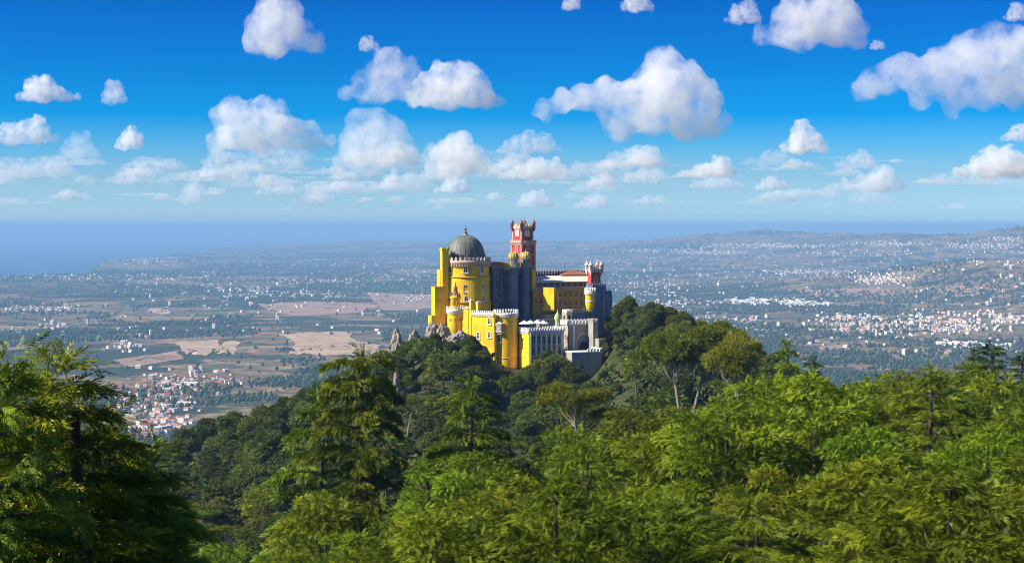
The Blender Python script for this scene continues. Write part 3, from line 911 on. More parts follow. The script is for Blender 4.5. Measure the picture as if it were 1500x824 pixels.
t.obox((qq[0] + n_.x * 0.15, qq[1] + n_.y * 0.15), FL.ax, FL.n, 0.9, 0.16, Z(497, 679), Z(496, 679))
pbuild(t, 'string_course', M['ochre'], wing)

# --- slim minaret with pale green onion dome
D = 692.0
c = (X(817, D), D); zz = lambda py: Z(py, D); k = D / FPX
t = MB()
t.lathe(c, [(4.5 * k, zz(545)), (4.2 * k, zz(500)), (4.0 * k, zz(484)), (3.6 * k, zz(470))], 16)
t.lathe(c, [(3.6 * k, zz(482)), (5 * k, zz(481)), (5 * k, zz(479.5)), (3.6 * k, zz(479))], 16)
mina = pbuild(t, 'minaret', M['wingstone'], label='slim stone minaret with a pale green onion dome')
t = MB()
t.lathe(c, [(3.2 * k, zz(470.5)), (5.0 * k, zz(467)), (5.0 * k, zz(464.5)), (4.0 * k, zz(461)), (2.0 * k, zz(458.5)), (0.7 * k, zz(456.5)), (0.4 * k, zz(453.5)), (0.1 * k, zz(452.5))], 16)
pbuild(t, 'dome', M['onion'], mina)
for px in (814.5, 818.5): cyl_window(mina, c, 3.7 * k, px, 475, 0.4, 1.3, frame='white', sill=False, fw=0.1)

# --- arch gatehouse, shaded, with ornate parapet
t = MB()
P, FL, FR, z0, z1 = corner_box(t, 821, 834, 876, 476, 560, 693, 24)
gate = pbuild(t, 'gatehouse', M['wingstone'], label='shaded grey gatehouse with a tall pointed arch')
t = MB()
cx_ = sum(p[0] for p in P) / 4; cy_ = sum(p[1] for p in P) / 4
Pb = [(cx_ + (p[0] - cx_) * 1.05, cy_ + (p[1] - cy_) * 1.05) for p in P]
t.prism(Pb, z1, z1 + 0.5); merlons(t, Pb, z1 + 0.5, w=0.9, h=1.0, gap=0.5, off=0.3)
pbuild(t, 'battlement', M['white'], gate)
# raised right shoulder whose left side catches the sun
t = MB()
Ps, FLs, FRs, zs0, zs1 = corner_box(t, 862, 869, 876, 473, 560, 690.5, 24)
cx_ = sum(p[0] for p in Ps) / 4; cy_ = sum(p[1] for p in Ps) / 4
Pb = [(cx_ + (p[0] - cx_) * 1.15, cy_ + (p[1] - cy_) * 1.15) for p in Ps]
t.prism(Pb, zs1, zs1 + 0.4); merlons(t, Pb, zs1 + 0.4, w=0.6, h=1.0, gap=0.35, off=0.25)
pbuild(t, 'shoulder_turret', M['wingstone'], gate)
def arch_panel(F, px, pyb, pyt, w, mat, parent, name, proud=0.05, frame=None):
    mb = MB(); tt, qq = F.pt(px); zb = Z(pyb, qq[1]); zt = Z(pyt, qq[1]); hw = w / 2
    pts = [(-hw, zb), (hw, zb), (hw, zt - hw * 1.5)]
    for s_ in np.linspace(0.15, 1, 6): pts.append((hw * (1 - s_ ** 1.6), zt - hw * 1.5 + hw * 1.5 * math.sin(s_ * math.pi / 2)))
    for s_ in np.linspace(1, 0.15, 6)[1:]: pts.append((-hw * (1 - s_ ** 1.6), zt - hw * 1.5 + hw * 1.5 * math.sin(s_ * math.pi / 2)))
    pts.append((-hw, zt - hw * 1.5))
    n1 = len(pts)
    vs = [(qq[0] + F.ax[0] * u + F.n[0] * o_, qq[1] + F.ax[1] * u + F.n[1] * o_, z_) for o_ in (-0.1, proud) for u, z_ in pts]
    fs = [tuple(range(n1, 2 * n1)), tuple(range(n1 - 1, -1, -1))] + [(i, (i + 1) % n1, n1 + (i + 1) % n1, n1 + i) for i in range(n1)]
    mb.add(vs, fs)
    return pbuild(mb, name, mat, parent)
M['teal'] = plaster('blue_grey_plaster', (0.20, 0.24, 0.28), var=0.3, scale=0.3)
arch_panel(FR, 855, 520, 486, 7.2, M['quoin'], gate, 'arch_surround', 0.08)
arch_panel(FR, 855, 520, 489, 5.8, M['teal'], gate, 'arch_recess', 0.10)
arch_panel(FR, 855.5, 520, 499, 4.4, M['dark'], gate, 'archway', 0.13)
for px in (840, 871):
    mb = MB(); tt, qq = FR.pt(px); mb.obox((qq[0] + FR.n[0] * .2, qq[1] + FR.n[1] * .2), FR.ax, FR.n, 0.45, 0.2, Z(560, 690), z1); pbuild(mb, 'pilaster', M['white'], gate)
face_window(gate, FL, 829, 494, 1.0, 2.0, frame='quoin')
face_window(gate, FL, 834, 492, 1.0, 2.2, frame='quoin')
# side block to the right
t = MB(); Pq, FLq, FRq, q0, q1 = corner_box(t, 872, 877, 886, 496, 560, 688, 24)
side = pbuild(t, 'side_block', M['wingstone'], gate)
face_window(gate, FRq, 880, 507, 0.9, 2.6, frame='wingstone')

# --- lower bastion
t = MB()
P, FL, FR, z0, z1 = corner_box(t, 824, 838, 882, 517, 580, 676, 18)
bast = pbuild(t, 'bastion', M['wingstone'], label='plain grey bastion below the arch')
t = MB()
cx_ = sum(p[0] for p in P) / 4; cy_ = sum(p[1] for p in P) / 4
Pb = [(cx_ + (p[0] - cx_) * 1.03, cy_ + (p[1] - cy_) * 1.03) for p in P]
t.prism(Pb, z1, z1 + 0.4)
a_, b_ = Vector(Pb[0]), Vector(Pb[1])
merlons(t, [tuple(a_ + (b_ - a_) * 0.5), tuple(b_), Pb[2]], z1 + 0.4, w=0.7, h=1.0, gap=0.5, close=False, off=0.3)
pbuild(t, 'coping', M['white'], bast)
face_window(bast, FR, 853, 537, 0.9, 1.4, arch=False, frame='wingstone')

# --- long retaining wall and lower wing in deep shade behind the gatehouse
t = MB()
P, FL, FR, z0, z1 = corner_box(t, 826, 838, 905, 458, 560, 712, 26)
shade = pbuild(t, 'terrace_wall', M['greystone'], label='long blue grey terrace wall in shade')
t = MB(); t.prism(scaled0(P, 1.02), z1, z1 + 0.4); merlons(t, P, z1 + 0.4, w=0.7, h=0.9, gap=0.6, off=0.4); pbuild(t, 'battlement', M['wingstone'], shade)
t = MB()
P, FL, FR, z0, z1 = corner_box(t, 774, 790, 838, 468, 560, 706, 26)
P, FL, FR, z0, z1 = corner_box(t, 784, 800, 836, 461, 560, 711, 26)
pbuild(t, 'lower_terrace', M['wingstone'], shade)

# --- white ornate gateway on the terrace
t = MB()
P, FL, FR, z0, z1 = corner_box(t, 823, 830, 838, 457.5, 475, 703, 30)
gw = pbuild(t, 'ornate_gateway', M['wingstone'], label='small pale carved gateway on the terrace')
t = MB(); merlons(t, P, z1, w=0.6, h=0.9, gap=0.4, off=0.3); pbuild(t, 'battlement', M['white'], gw)
arch_panel(FR, 834, 475, 461, 1.2, M['dark'], gw, 'doorway', 0.06)
arch_panel(FL, 826.5, 475, 461, 1.2, M['dark'], gw, 'doorway', 0.06)

# --- tall blue grey central building with buttresses
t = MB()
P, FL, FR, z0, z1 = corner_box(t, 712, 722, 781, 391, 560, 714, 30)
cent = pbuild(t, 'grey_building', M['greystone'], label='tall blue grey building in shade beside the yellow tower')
t = MB()
for px in (723.5, 733, 742, 751, 760, 769, 777):
    tt, qq = FR.pt(px)
    t.obox((qq[0] + FR.n[0] * .45, qq[1] + FR.n[1] * .45), FR.ax, FR.n, 0.55, 0.47, Z(560, 712), Z(401, 712))
    t.obox((qq[0] + FR.n[0] * .45, qq[1] + FR.n[1] * .45), FR.ax, FR.n, 0.55, 0.47, Z(401, 712), Z(397, 712), taper=0.2)
pbuild(t, 'buttress', M['greystone'], cent)
t = MB()
Pm = [P[0], P[1], P[2], P[3]]
cx_ = sum(p[0] for p in Pm) / 4; cy_ = sum(p[1] for p in Pm) / 4
ridge = [(cx_ + (p[0] - cx_) * 0.75, cy_ + (p[1] - cy_) * 0.25) for p in Pm]
Po = [(cx_ + (p[0] - cx_) * 1.03, cy_ + (p[1] - cy_) * 1.04) for p in Pm]
t.prism(Po, z1, z1 + 0.35, 1); t.prism(Po, z1 + 0.35, z1 + 2.0, 0, ridge)
pbuild(t, 'roof', [M['tile'], M['quoin']], cent)
for px in (728, 737.5, 746.5):
    face_window(cent, FR, px, 416, 1.0, 3.6, frame='wingstone')
    face_window(cent, FR, px, 405, 0.8, 1.4, frame='wingstone')
for px in (755.5, 764.5, 773): face_window(cent, FR, px, 420, 1.0, 3.4, frame='wingstone')
for px in (728, 746.5, 764.5): face_window(cent, FR, px, 440, 0.9, 2.2, frame='wingstone')

# twin octagonal towers with ribbed yellow domes
for px, nm in ((752, 0), (770, 1)):
    D = 714.0 if nm == 0 else 718.0
    c = (X(px, D), D); k = D / FPX; zz = lambda py, D=D: Z(py, D)
    t = MB()
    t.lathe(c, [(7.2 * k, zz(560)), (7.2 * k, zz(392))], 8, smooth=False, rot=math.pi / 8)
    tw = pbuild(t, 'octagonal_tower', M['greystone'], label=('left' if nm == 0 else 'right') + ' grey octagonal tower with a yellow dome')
    t = MB()
    t.lathe(c, [(7.2 * k, zz(392)), (8.4 * k, zz(390)), (8.4 * k, zz(385)), (7.8 * k, zz(385)), (7.8 * k, zz(389)), (1 * k, zz(389))], 8, smooth=False, rot=math.pi / 8)
    corbels(t, c, 7.8 * k, zz(390.2), 24, w=0.25, h=0.7, t=0.4)
    t.lathe(c, [(6.2 * k, zz(390)), (6.2 * k, zz(380)), (8.0 * k, zz(379)), (8.0 * k, zz(377.6)), (6 * k, zz(377.2))], 8, smooth=False, rot=math.pi / 8)
    for i in range(8):
        a = math.pi / 4 * i
        t.obox((c[0] + 7.7 * k * math.cos(a), c[1] + 7.7 * k * math.sin(a)), (1, 0), (0, 1), 0.15, 0.15, zz(385), zz(378))
    pbuild(t, 'gallery', M['wingstone'], tw)
    t = MB()
    t.lathe(c, [(7.0 * k, zz(378)), (7.3 * k, zz(375.5)), (6.4 * k, zz(372.5)), (4.5 * k, zz(370.3)), (2.0 * k, zz(369)), (0.5 * k, zz(368)), (0.3 * k, zz(365)), (0.05 * k, zz(364))], 24)
    for i in range(12):
        a = 2 * math.pi * i / 12
        t.tube([(c[0] + r__ * k * math.cos(a), c[1] + r__ * k * math.sin(a), zz(y__)) for r__, y__ in ((7.15, 377.5), (7.4, 375.5), (6.5, 372.5), (4.6, 370.3), (2, 368.9))], [0.16] * 5, 4)
    pbuild(t, 'dome', M['gold'], tw)

# yellow gable wall between tower and roof
t = MB()
P, FL, FR, z0, z1 = corner_box(t, 737, 744, 752, 386, 395, 712, 30)
pbuild(t, 'gable', M['gold'], cent)

# --- red clock tower
D = 728.0
zz = lambda py: Z(py, D)
PSI = 36.0
t = MB()
# stage 1 (behind the domes), stage 2 above the balcony
P1, FL1, FR1, a0, a1 = corner_box(t, 749.5, 764, 783.5, 355, 540, D, PSI)
P2_, FL2, FR2, b0, b1 = corner_box(t, 752, 764, 780, 333, 356, D + 0.8, PSI)
clk = pbuild(t, 'clock_tower', M['red'], label='red square clock tower with white trim and corner pinnacles')
def scaled(P, s_):
    cx_ = sum(p[0] for p in P) / 4; cy_ = sum(p[1] for p in P) / 4
    return [(cx_ + (p[0] - cx_) * s_, cy_ + (p[1] - cy_) * s_) for p in P]
t = MB()
Pb = scaled(P1, 1.17)
t.prism(P1, zz(357.5), zz(355.5), 0, Pb); t.prism(Pb, zz(355.5), zz(354.8)); merlons(t, scaled(P1, 1.13), zz(354.8), w=0.3, h=0.75, gap=0.2, t=0.2, pyr=False)
Pr = scaled(P1, 1.16)
Pi = scaled(P1, 1.08)
for i in range(4):
    a_, b_, c_, d_ = Pr[i], Pr[(i + 1) % 4], Pi[(i + 1) % 4], Pi[i]
    t.prism([a_, b_, c_, d_], zz(352.2), zz(351.6))
wall_corbels(t, [P1[3], P1[0], P1[1]], zz(357), step=0.6, w=0.22, h=0.7)
pbuild(t, 'balcony', M['quoin'], clk)
t = MB()
for P_, ya, yb_ in ((P1, 415, 357.6), (P2_, 351, 336)):
    for i in range(4):
        p = P_[i]
        t.obox(p, (math.cos(R(PSI)), math.sin(R(PSI))), (-math.sin(R(PSI)), math.cos(R(PSI))), 0.27, 0.27, zz(ya), zz(yb_))
pbuild(t, 'quoins', M['quoin'], clk)
t = MB()
Pb = scaled(P2_, 1.14)
t.prism(P2_, zz(336), zz(333.5), 0, Pb); t.prism(Pb, zz(333.5), zz(331.5)); merlons(t, scaled(P2_, 1.08), zz(331.5), w=0.5, h=0.8, gap=0.35, t=0.25)
pbuild(t, 'battlement', M['quoin'], clk)
for i in range(4):
    p = scaled(P2_, 1.12)[i]
    t = MB()
    t.lathe(p, [(0.2, zz(339)), (0.75, zz(336)), (0.75, zz(328)), (0.95, zz(327.6)), (0.95, zz(326.4)), (0.6, zz(326)), (0.75, zz(324.8)), (0.35, zz(323)), (0.1, zz(321.8)), (0.05, zz(320.4))], 12)
    pbuild(t, 'pinnacle', M['brick'], clk)
for F_ in (FL2, FR2):
    tt = F_.len / 2; q = (F_.o[0] + F_.ax[0] * tt, F_.o[1] + F_.ax[1] * tt)
    t = MB()
    t.obox((q[0] + F_.n[0] * .1, q[1] + F_.n[1] * .1), F_.ax, F_.n, 1.35, 0.12, zz(346), zz(337))
    n1 = 24
    t.add([(q[0] + F_.ax[0] * 1.0 * math.cos(i * 2 * math.pi / n1) + F_.n[0] * .25, q[1] + F_.ax[1] * 1.0 * math.cos(i * 2 * math.pi / n1) + F_.n[1] * .25, zz(341.3) + 1.0 * math.sin(i * 2 * math.pi / n1)) for i in range(n1)], [tuple(range(n1))], 1)
    for ang, ln in ((0.5, 0.6), (2.3, 0.8)):
        t.obox((q[0] + F_.n[0] * .27 + F_.ax[0] * 0.3 * math.cos(ang), q[1] + F_.n[1] * .27 + F_.ax[1] * 0.3 * math.cos(ang)), F_.ax, F_.n, 0.05, 0.01, zz(341.3), zz(341.3) + ln, 2)
    pbuild(t, 'clock', [M['white'], M['cream'], M['dark']], clk)
face_window(clk, FL1, 757, 365, 0.9, 2.6, frame='quoin')
face_window(clk, FR1, 773.5, 365, 0.9, 2.6, frame='quoin')
face_window(clk, FR1, 773.5, 381, 0.9, 2.6, frame='quoin')
face_window(clk, FL1, 757, 381, 0.9, 2.6, frame='quoin')
for y_ in (373.5, 392):
    t = MB()
    Pq_ = scaled(P1, 1.04); t.prism(Pq_, zz(y_), zz(y_ - 1.3))
    pbuild(t, 'string_course', M['quoin'], clk)

# --- long right wing: ochre fronts, cream veranda roof, rust roof behind
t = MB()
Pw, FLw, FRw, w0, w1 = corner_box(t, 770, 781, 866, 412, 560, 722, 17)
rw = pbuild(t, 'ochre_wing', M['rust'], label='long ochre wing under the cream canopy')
t = MB()
Pk, _, _, k0, k1 = corner_box(t, 770, 779, 872, 402, 560, 732, 17)
merl = scaled(Pk, 1.0)
merlons(t, Pk, k1, w=0.7, h=1.1, gap=0.55, m=0, pyr=True, off=0.4)
bk = pbuild(t, 'rear_range', M['brick'], rw)
t = MB()
Pq_ = corner_box(MB(), 812, 822, 868, 402, 405, 728, 17)[0]
cc = scaled(Pq_, 0.12); t.prism(scaled(Pq_, 1.02), Z(402.5, 728), Z(397.0, 728), 0, [(p[0], p[1]) for p in scaled(Pq_, 0.3)])
pbuild(t, 'roof', M['tile'], rw)
# sloping cream canopy: near edge low, far edge high
a = R(17); ax = Vector((math.cos(a), math.sin(a))); ay = Vector((-ax.y, ax.x))
Cn = Vector(Pw[0]); Lr = (Vector(Pw[1]) - Cn).length
def canopy(mb, u0, u1, v0, zlo, v1, zhi, th, m=0):
    vs = []
    for dz in (0, th):
        for u, v, z_ in ((u0, v0, zlo), (u1, v0, zlo), (u1, v1, zhi), (u0, v1, zhi)):
            p = Cn + ax * u + ay * v; vs.append((p.x, p.y, z_ + dz))
    mb.add(vs, [(3, 2, 1, 0), (4, 5, 6, 7), (0, 1, 5, 4), (1, 2, 6, 5), (2, 3, 7, 6), (3, 0, 4, 7)], m)
t = MB()
canopy(t, -0.6, Lr - 0.3, -3.0, Z(413.5, 720), 2.8, Z(405.3, 722), 0.3)
pbuild(t, 'canopy_roof', M['cream'], rw)
for i in range(10):
    t = MB()
    p = Cn + ax * (Lr * (i + 0.3) / 10) + ay * -2.7
    t.obox(p, ax, ay, 0.15, 0.15, Z(424, 720), Z(413.3, 720))
    pbuild(t, 'veranda_post', M['quoin'], rw)
# terrace front: lower blocks stepping out
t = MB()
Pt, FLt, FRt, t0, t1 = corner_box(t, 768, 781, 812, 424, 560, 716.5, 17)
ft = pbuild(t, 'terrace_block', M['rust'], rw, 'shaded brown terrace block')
t = MB()
Pl, FLl, FRl, l0, l1 = corner_box(t, 796, 811.5, 813, 421, 455, 711.0, 60)
lit = pbuild(t, 'sunlit_bay', M['yellow'], rw, 'small sunlit yellow bay')
t = MB()
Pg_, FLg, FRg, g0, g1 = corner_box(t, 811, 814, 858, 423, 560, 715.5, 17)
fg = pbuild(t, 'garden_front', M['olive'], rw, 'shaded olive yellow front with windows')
for F_, xs in ((FRg, (820, 828, 836, 844, 852)),):
    for px in xs:
        face_window(rw, F_, px, 431, 1.1, 2.0, frame='ochre', arch=False)
        face_window(rw, F_, px, 443, 1.1, 2.2, frame='ochre')
for px in (785, 792, 799, 806): face_window(rw, FRt, px, 440, 1.0, 2.2, frame='ochre')
for px in (790, 799, 808, 818, 826, 834, 842, 850, 857):
    face_window(rw, FRw, px, 418.5, 0.9, 2.0, frame='quoin', sill=False)
t = MB()
for F_ in (FRg, FRt):
    a_ = Vector(F_.o); b_ = a_ + Vector(F_.ax) * F_.len
    for i in range(int(F_.len / 0.5)):
        p = a_ + (b_ - a_) * ((i + 0.5) / int(F_.len / 0.5)) - Vector(F_.n) * 0.2
        t.obox(p, F_.ax, F_.n, 0.09, 0.09, t1, t1 + 0.8)
    t.obox((a_ + b_) / 2 - Vector(F_.n) * 0.2, F_.ax, F_.n, F_.len / 2, 0.15, t1 + 0.8, t1 + 1.0)
pbuild(t, 'balustrade', M['quoin'], rw)
# small yellow chimney turret at its left end
t = MB(); Pc, _, _, cz0, cz1 = corner_box(t, 777.5, 780, 785, 396, 425, 717, 25); merlons(t, Pc, cz1, w=0.5, h=0.5, gap=0.3, t=0.3, pyr=False)
t.prism(scaled(Pc, 1.2), cz1 - 0.5, cz1, 0)
pbuild(t, 'corner_turret', M['yellow'], rw)

# --- red corner tower at the right end
D = 722.0
zz = lambda py: Z(py, D)
t = MB()
P, FL, FR, z0, z1 = corner_box(t, 861, 866, 880, 399, 560, D - 2, 22)
rt = pbuild(t, 'red_tower', M['red'], label='small square red tower at the right end')
t = MB()
Pb = scaled(P, 1.16)
t.prism(P, z1, z1 + 0.9, 0, Pb); t.prism(Pb, z1 + 0.9, z1 + 1.4); merlons(t, scaled(P, 1.1), z1 + 1.4, w=0.5, h=0.8, gap=0.4, t=0.3)
pbuild(t, 'battlement', M['quoin'], rt)
for i, p in enumerate(scaled(P, 1.12)):
    t = MB()
    zz_ = z1 + 0.6
    t.lathe(p, [(0.25, zz_ - 1.6), (0.8, zz_), (0.8, zz_ + 2.2), (1.0, zz_ + 2.3), (1.0, zz_ + 2.7), (0.6, zz_ + 2.9), (0.35, zz_ + 3.6), (0.12, zz_ + 4.0), (0.06, zz_ + 4.6)], 12)
    pbuild(t, 'pinnacle', M['white' if i in (0, 3) else 'quoin'], rt)
face_window(rt, FR, 873, 408, 0.9, 2.0, frame='quoin')
# grey base and yellow drum below it
t = MB()
P, FL, FR, z0, z1 = corner_box(t, 858, 868, 888, 419, 560, D - 6, 22)
merlons(t, P, z1, w=0.6, h=0.9, gap=0.5, off=0.3)
bs = pbuild(t, 'grey_base', M['greystone'], rt)
t = MB()
P, FL, FR, z0, z1 = corner_box(t, 878, 884, 897, 430, 560, D - 5, 22)
merlons(t, P, z1, w=0.7, h=1.0, gap=0.5, off=0.3)
pbuild(t, 'stepped_wall', M['greystone'], rt)
D = 710.0; c = (X(864.5, D), D); k = D / FPX; zz = lambda py: Z(py, D)
t = MB()
t.lathe(c, [(2.0 * k, zz(456)), (5.8 * k, zz(451)), (6.8 * k, zz(446)), (7.0 * k, zz(430))], 28)
dr = pbuild(t, 'yellow_drum', M['yellow'], rt)
t = MB()
t.lathe(c, [(7.0 * k, zz(430)), (8.2 * k, zz(428)), (8.2 * k, zz(425.5)), (7.4 * k, zz(425.5)), (7.4 * k, zz(427)), (0.5 * k, zz(427))], 28)
corbels(t, c, 7.6 * k, zz(428.2), 24, w=0.25, h=0.8, t=0.45); ring_merlons(t, c, 7.8 * k, zz(425.5), 16, w=0.5, h=0.9, t=0.3)
t.lathe(c, [(7.05 * k, zz(441.5)), (7.4 * k, zz(440.8)), (7.4 * k, zz(440)), (7.05 * k, zz(439.5))], 28)
pbuild(t, 'balcony', M['white'], rt)

# --- white parasols on the roof terrace (each rests on the terrace: a thing of its own)
zter = Z(486, 679) + 0.01
def parasol(px, d, h, r_, first=[None]):
    p = (X(px, d), d)
    if first[0] is None:
        root = empty('parasol', (p[0], p[1], zter))
        t = MB(); t.lathe((0, 0), [(0.05, 0.0), (0.05, 2.9)], 8); t.lathe((0, 0), [(0.4, 0), (0.4, 0.12), (0.1, 0.2)], 12); t.build('pole', M['metal'], root)
        t = MB()
        t.lathe((0, 0), [(2.1, 2.15), (2.15, 2.3), (1.1, 2.8), (0.1, 3.15), (0.04, 3.4)], 8, smooth=False)
        t.build('canopy', M['parasol'], root)
        first[0] = root
    else:
        root = first[0].copy(); COL.objects.link(root)
        for ch in first[0].children:
            cc_ = ch.copy(); COL.objects.link(cc_); cc_.parent = root
    root.location = (p[0], p[1], zter); root.rotation_euler.z = px * 1.7; root.scale = (r_, r_, h)
    tag(root, 'white parasol open on the terrace above the pale wing', 'parasol', 'white parasols on the palace terrace')
for px, d, h, r_ in ((768, 684.0, 1.3, 1.0), (777, 683.0, 1.35, 1.05), (787, 686.5, 1.3, 1.05), (796, 687.0, 1.25, 1.0)): parasol(px, d, h, r_)

# --- rocks beside the palace
def rock(px, pyt, pyb, wpx, d, label, seed, sharp=1.0):
    import bmesh
    bm = bmesh.new(); bmesh.ops.create_icosphere(bm, subdivisions=4, radius=1.0)
    k = d / FPX; h = (pyb - pyt) * k; w = wpx * k / 2
    for v in bm.verts:
        n = v.co.normalized()
        q = 0.62 + 0.75 * float(fbm(n.x * 1.8 + seed, n.y * 1.8 + n.z * 2.1, 4, seed)) + 0.34 * (float(fbm(n.x * 6 + seed, n.z * 6 + n.y * 5, 2, seed + 5)) - 0.5)
        tz = (v.co.z + 1) / 2
        tp = 1.0 - 0.72 * sharp * max(0, tz) ** 1.3
        v.co = Vector((n.x * q * w * tp * 1.2, n.y * q * w * tp * 1.2, (n.z * q + 0.7) * h * 0.72))
    me = bpy.data.meshes.new('rock'); bm.to_mesh(me); bm.free(); me.materials.append(M['rock'])
    o = link('rock', me, None, (X(px, d), d, Z(pyb, d) - 0.12 * h)); tag(o, label, 'rock', 'granite rocks below the palace')
rock(581, 485, 512, 21, 676, 'pointed standing granite rock above the trees left of the palace', 3, 0.9)
rock(607, 486, 512, 20, 680, 'leaning grey rock between the pointed rock and the yellow buttress', 8, 0.6)
rock(634, 474, 500, 22, 690, 'pale rock mass against the foot of the yellow buttress', 12, 0.4)
rock(650, 476, 505, 20, 688, 'pinkish rounded rock below the yellow buttress', 20, 0.3)
rock(672, 487, 508, 30, 684, 'rounded rock under the small yellow corner turret', 31, 0.3)
rock(580, 548, 580, 14, 600, 'thin pale rock standing among the trees on the palace slope', 41, 0.8)
#__PART3__
# ------------------------------------------------------------------ trees
def nrm(a): return a / np.maximum(np.linalg.norm(a, axis=-1, keepdims=True), 1e-9)

def frond(rng, nb=13, width=0.075, droop=0.30, flat=0.25, spread=0.75):
    """feather of narrow leaf blades along +x, unit length: rows of (base, dir, side, L, W)"""
    B = []
    for i in range(nb):
        t = 0.06 + 0.90 * i / (nb - 1)
        s = 1 if i % 2 else -1
        if i == nb - 1: s = 0
        base = np.array([t, 0, -droop * t * t])
        d = np.array([1.0, s * spread * (1.15 - 0.5 * t) * (0.8 + 0.4 * rng.random()), -2 * droop * t * 0.6 + flat * (rng.random() - 0.5) - 0.10 * abs(s)])
        d /= np.linalg.norm(d)
        side = np.cross(d, np.array([0, 0, 1.0])); side /= np.linalg.norm(side)
        tw = 0.7 * (rng.random() - 0.5)
        side = side * math.cos(tw) + np.array([0, 0, 1.0]) * math.sin(tw)
        L = (0.44 - 0.16 * t) * (0.75 + 0.5 * rng.random())
        B.append((base, d, side, L, width * (0.8 + 0.4 * rng.random())))
    # rachis
    B.append((np.array([0, 0, 0.0]), nrm(np.array([1.0, 0, -droop * 0.6])), np.array([0, 1.0, 0]), 0.95, width * 0.45))
    return B

def cluster(rng, nb=9, L=0.7, width=0.45):
    """loose clump of broad leaves"""
    B = []
    for i in range(nb):
        d = nrm(rng.normal(size=3) + np.array([0.5, 0, 0.1]))
        side = nrm(np.cross(d, rng.normal(size=3)))
        B.append((rng.normal(size=3) * 0.28, d, side, L * (0.6 + 0.7 * rng.random()), width * (0.6 + 0.7 * rng.random())))
    return B

def needles(rng, nb=14, L=0.75, width=0.10):
    """pine tuft: needles fanning out and up"""
    B = []
    for i in range(nb):
        d = nrm(np.array([0.6, 0, 0.5]) + rng.normal(size=3) * 0.65)
        side = nrm(np.cross(d, rng.normal(size=3)))
        B.append((rng.normal(size=3) * 0.15, d, side, L * (0.7 + 0.6 * rng.random()), width))
    return B

def leaf_mesh(name, pos, ax, up, scale, tmpl, mat, rng, tint_c=None):
    """place copies of leaf templates: pos (n,3), growth axis ax, plane normal up, size"""
    n = len(pos)
    ax = nrm(ax); side = nrm(np.cross(up, ax)); up = np.cross(ax, side)
    which = rng.integers(0, len(tmpl), n)
    Vs = []; Ts = []
    if tint_c is None: tint_c = rng.random(n)
    for k, T in enumerate(tmpl):
        sel = np.where(which == k)[0]
        if not len(sel): continue
        Fm = np.stack([ax[sel], side[sel], up[sel]], -1)          # columns
        sc = scale[sel][:, None]
        for base, d, sd, L, W in T:
            b = pos[sel] + (Fm @ base) * sc
            dd = (Fm @ d) * sc; ss = (Fm @ sd) * sc
            j = 0.85 + 0.3 * rng.random((len(sel), 1))
            v0 = b; v1 = b + dd * L * 0.42 * j + ss * W * 0.5; v2 = b + dd * L * j; v3 = b + dd * L * 0.42 * j - ss * W * 0.5
            Vs.append(np.stack([v0, v1, v2, v3], 1))
            Ts.append(np.clip(tint_c[sel] + 0.28 * (rng.random(len(sel)) - 0.5), 0, 1))
    V = np.concatenate(Vs).reshape(-1, 3)
    T = np.concatenate(Ts)
    F = np.arange(len(V)).reshape(-1, 4)
    return np_mesh(name, V, F, mat, tint=T)

def sphere_dirs(rng, n):
    return nrm(rng.normal(size=(n, 3)))

def lobed(rng, lobes, per_area, zmin=-0.45, lay=0.0):
    """sample points over the skins of many lobes; lobes rows (x, y, z, rx, rz)"""
    Ps = []; Ns = []; Ids = []
    L = np.array(lobes)
    for i, (x, y, z, r, rz) in enumerate(L):
        n = int(per_area * 4 * math.pi * r * (r + rz) / 2)
        d = sphere_dirs(rng, n); d = d[d[:, 2] > zmin]
        rad = 0.70 + 0.38 * rng.random((len(d), 1)) ** 0.6
        p = np.array([x, y, z]) + d * rad * np.array([r, r, rz])
        keep = np.ones(len(p), bool)
        for j, (x2, y2, z2, r2, rz2) in enumerate(L):
            if j == i: continue
            q = (p - np.array([x2, y2, z2])) / np.array([r2, r2, rz2])
            keep &= (q ** 2).sum(1) > 0.42
        Ps.append(p[keep]); Ns.append(nrm(d[keep] / np.array([r, r, rz]))); Ids.append(np.full(keep.sum(), i))
    return np.concatenate(Ps), np.concatenate(Ns), np.concatenate(Ids)

def limbs(mb, rng, targets, H, r0, lean=(0, 0), start=0.35, m=0, wob=0.25):
    """tapered trunk with limbs reaching to the lobes"""
    n = 7
    tr = [Vector((lean[0] * (t ** 1.3) + wob * math.sin(3 * t + H), lean[1] * (t ** 1.3) + wob * math.cos(4 * t), H * t - 0.6 * (t == 0))) for t in np.linspace(0, 0.94, n)]
    mb.tube(tr, [r0 * (1.35 if i == 0 else 1) * (1 - 0.85 * i / (n - 1)) + 0.02 for i in range(n)], 7, m)
    for tx in targets:
        tx = Vector(tx)
        t = min(0.9, max(start, (tx.z / H) - 0.22 - 0.1 * rng.random()))
        f = t / 0.94 * (n - 1); i = min(n - 2, int(f)); p = tr[i].lerp(tr[i + 1], f - i)
        mid = p.lerp(tx, 0.5) + Vector((rng.normal() * .3, rng.normal() * .3, -0.35 + rng.normal() * .2))
        rb = r0 * (1 - 0.8 * t) * 0.55
        mb.tube([p, p.lerp(mid, .6), mid, tx.lerp(mid, .4), tx], [rb, rb * .8, rb * .6, rb * .4, rb * .15], 5, m)

KIND = {}
def proto(kind, H, trunk_me, crown_me, rad):
    KIND.setdefault(kind, []).append((H, trunk_me, crown_me, rad))

def mb_mesh(mb, name, mats):
    return mb.mesh(name, mats)

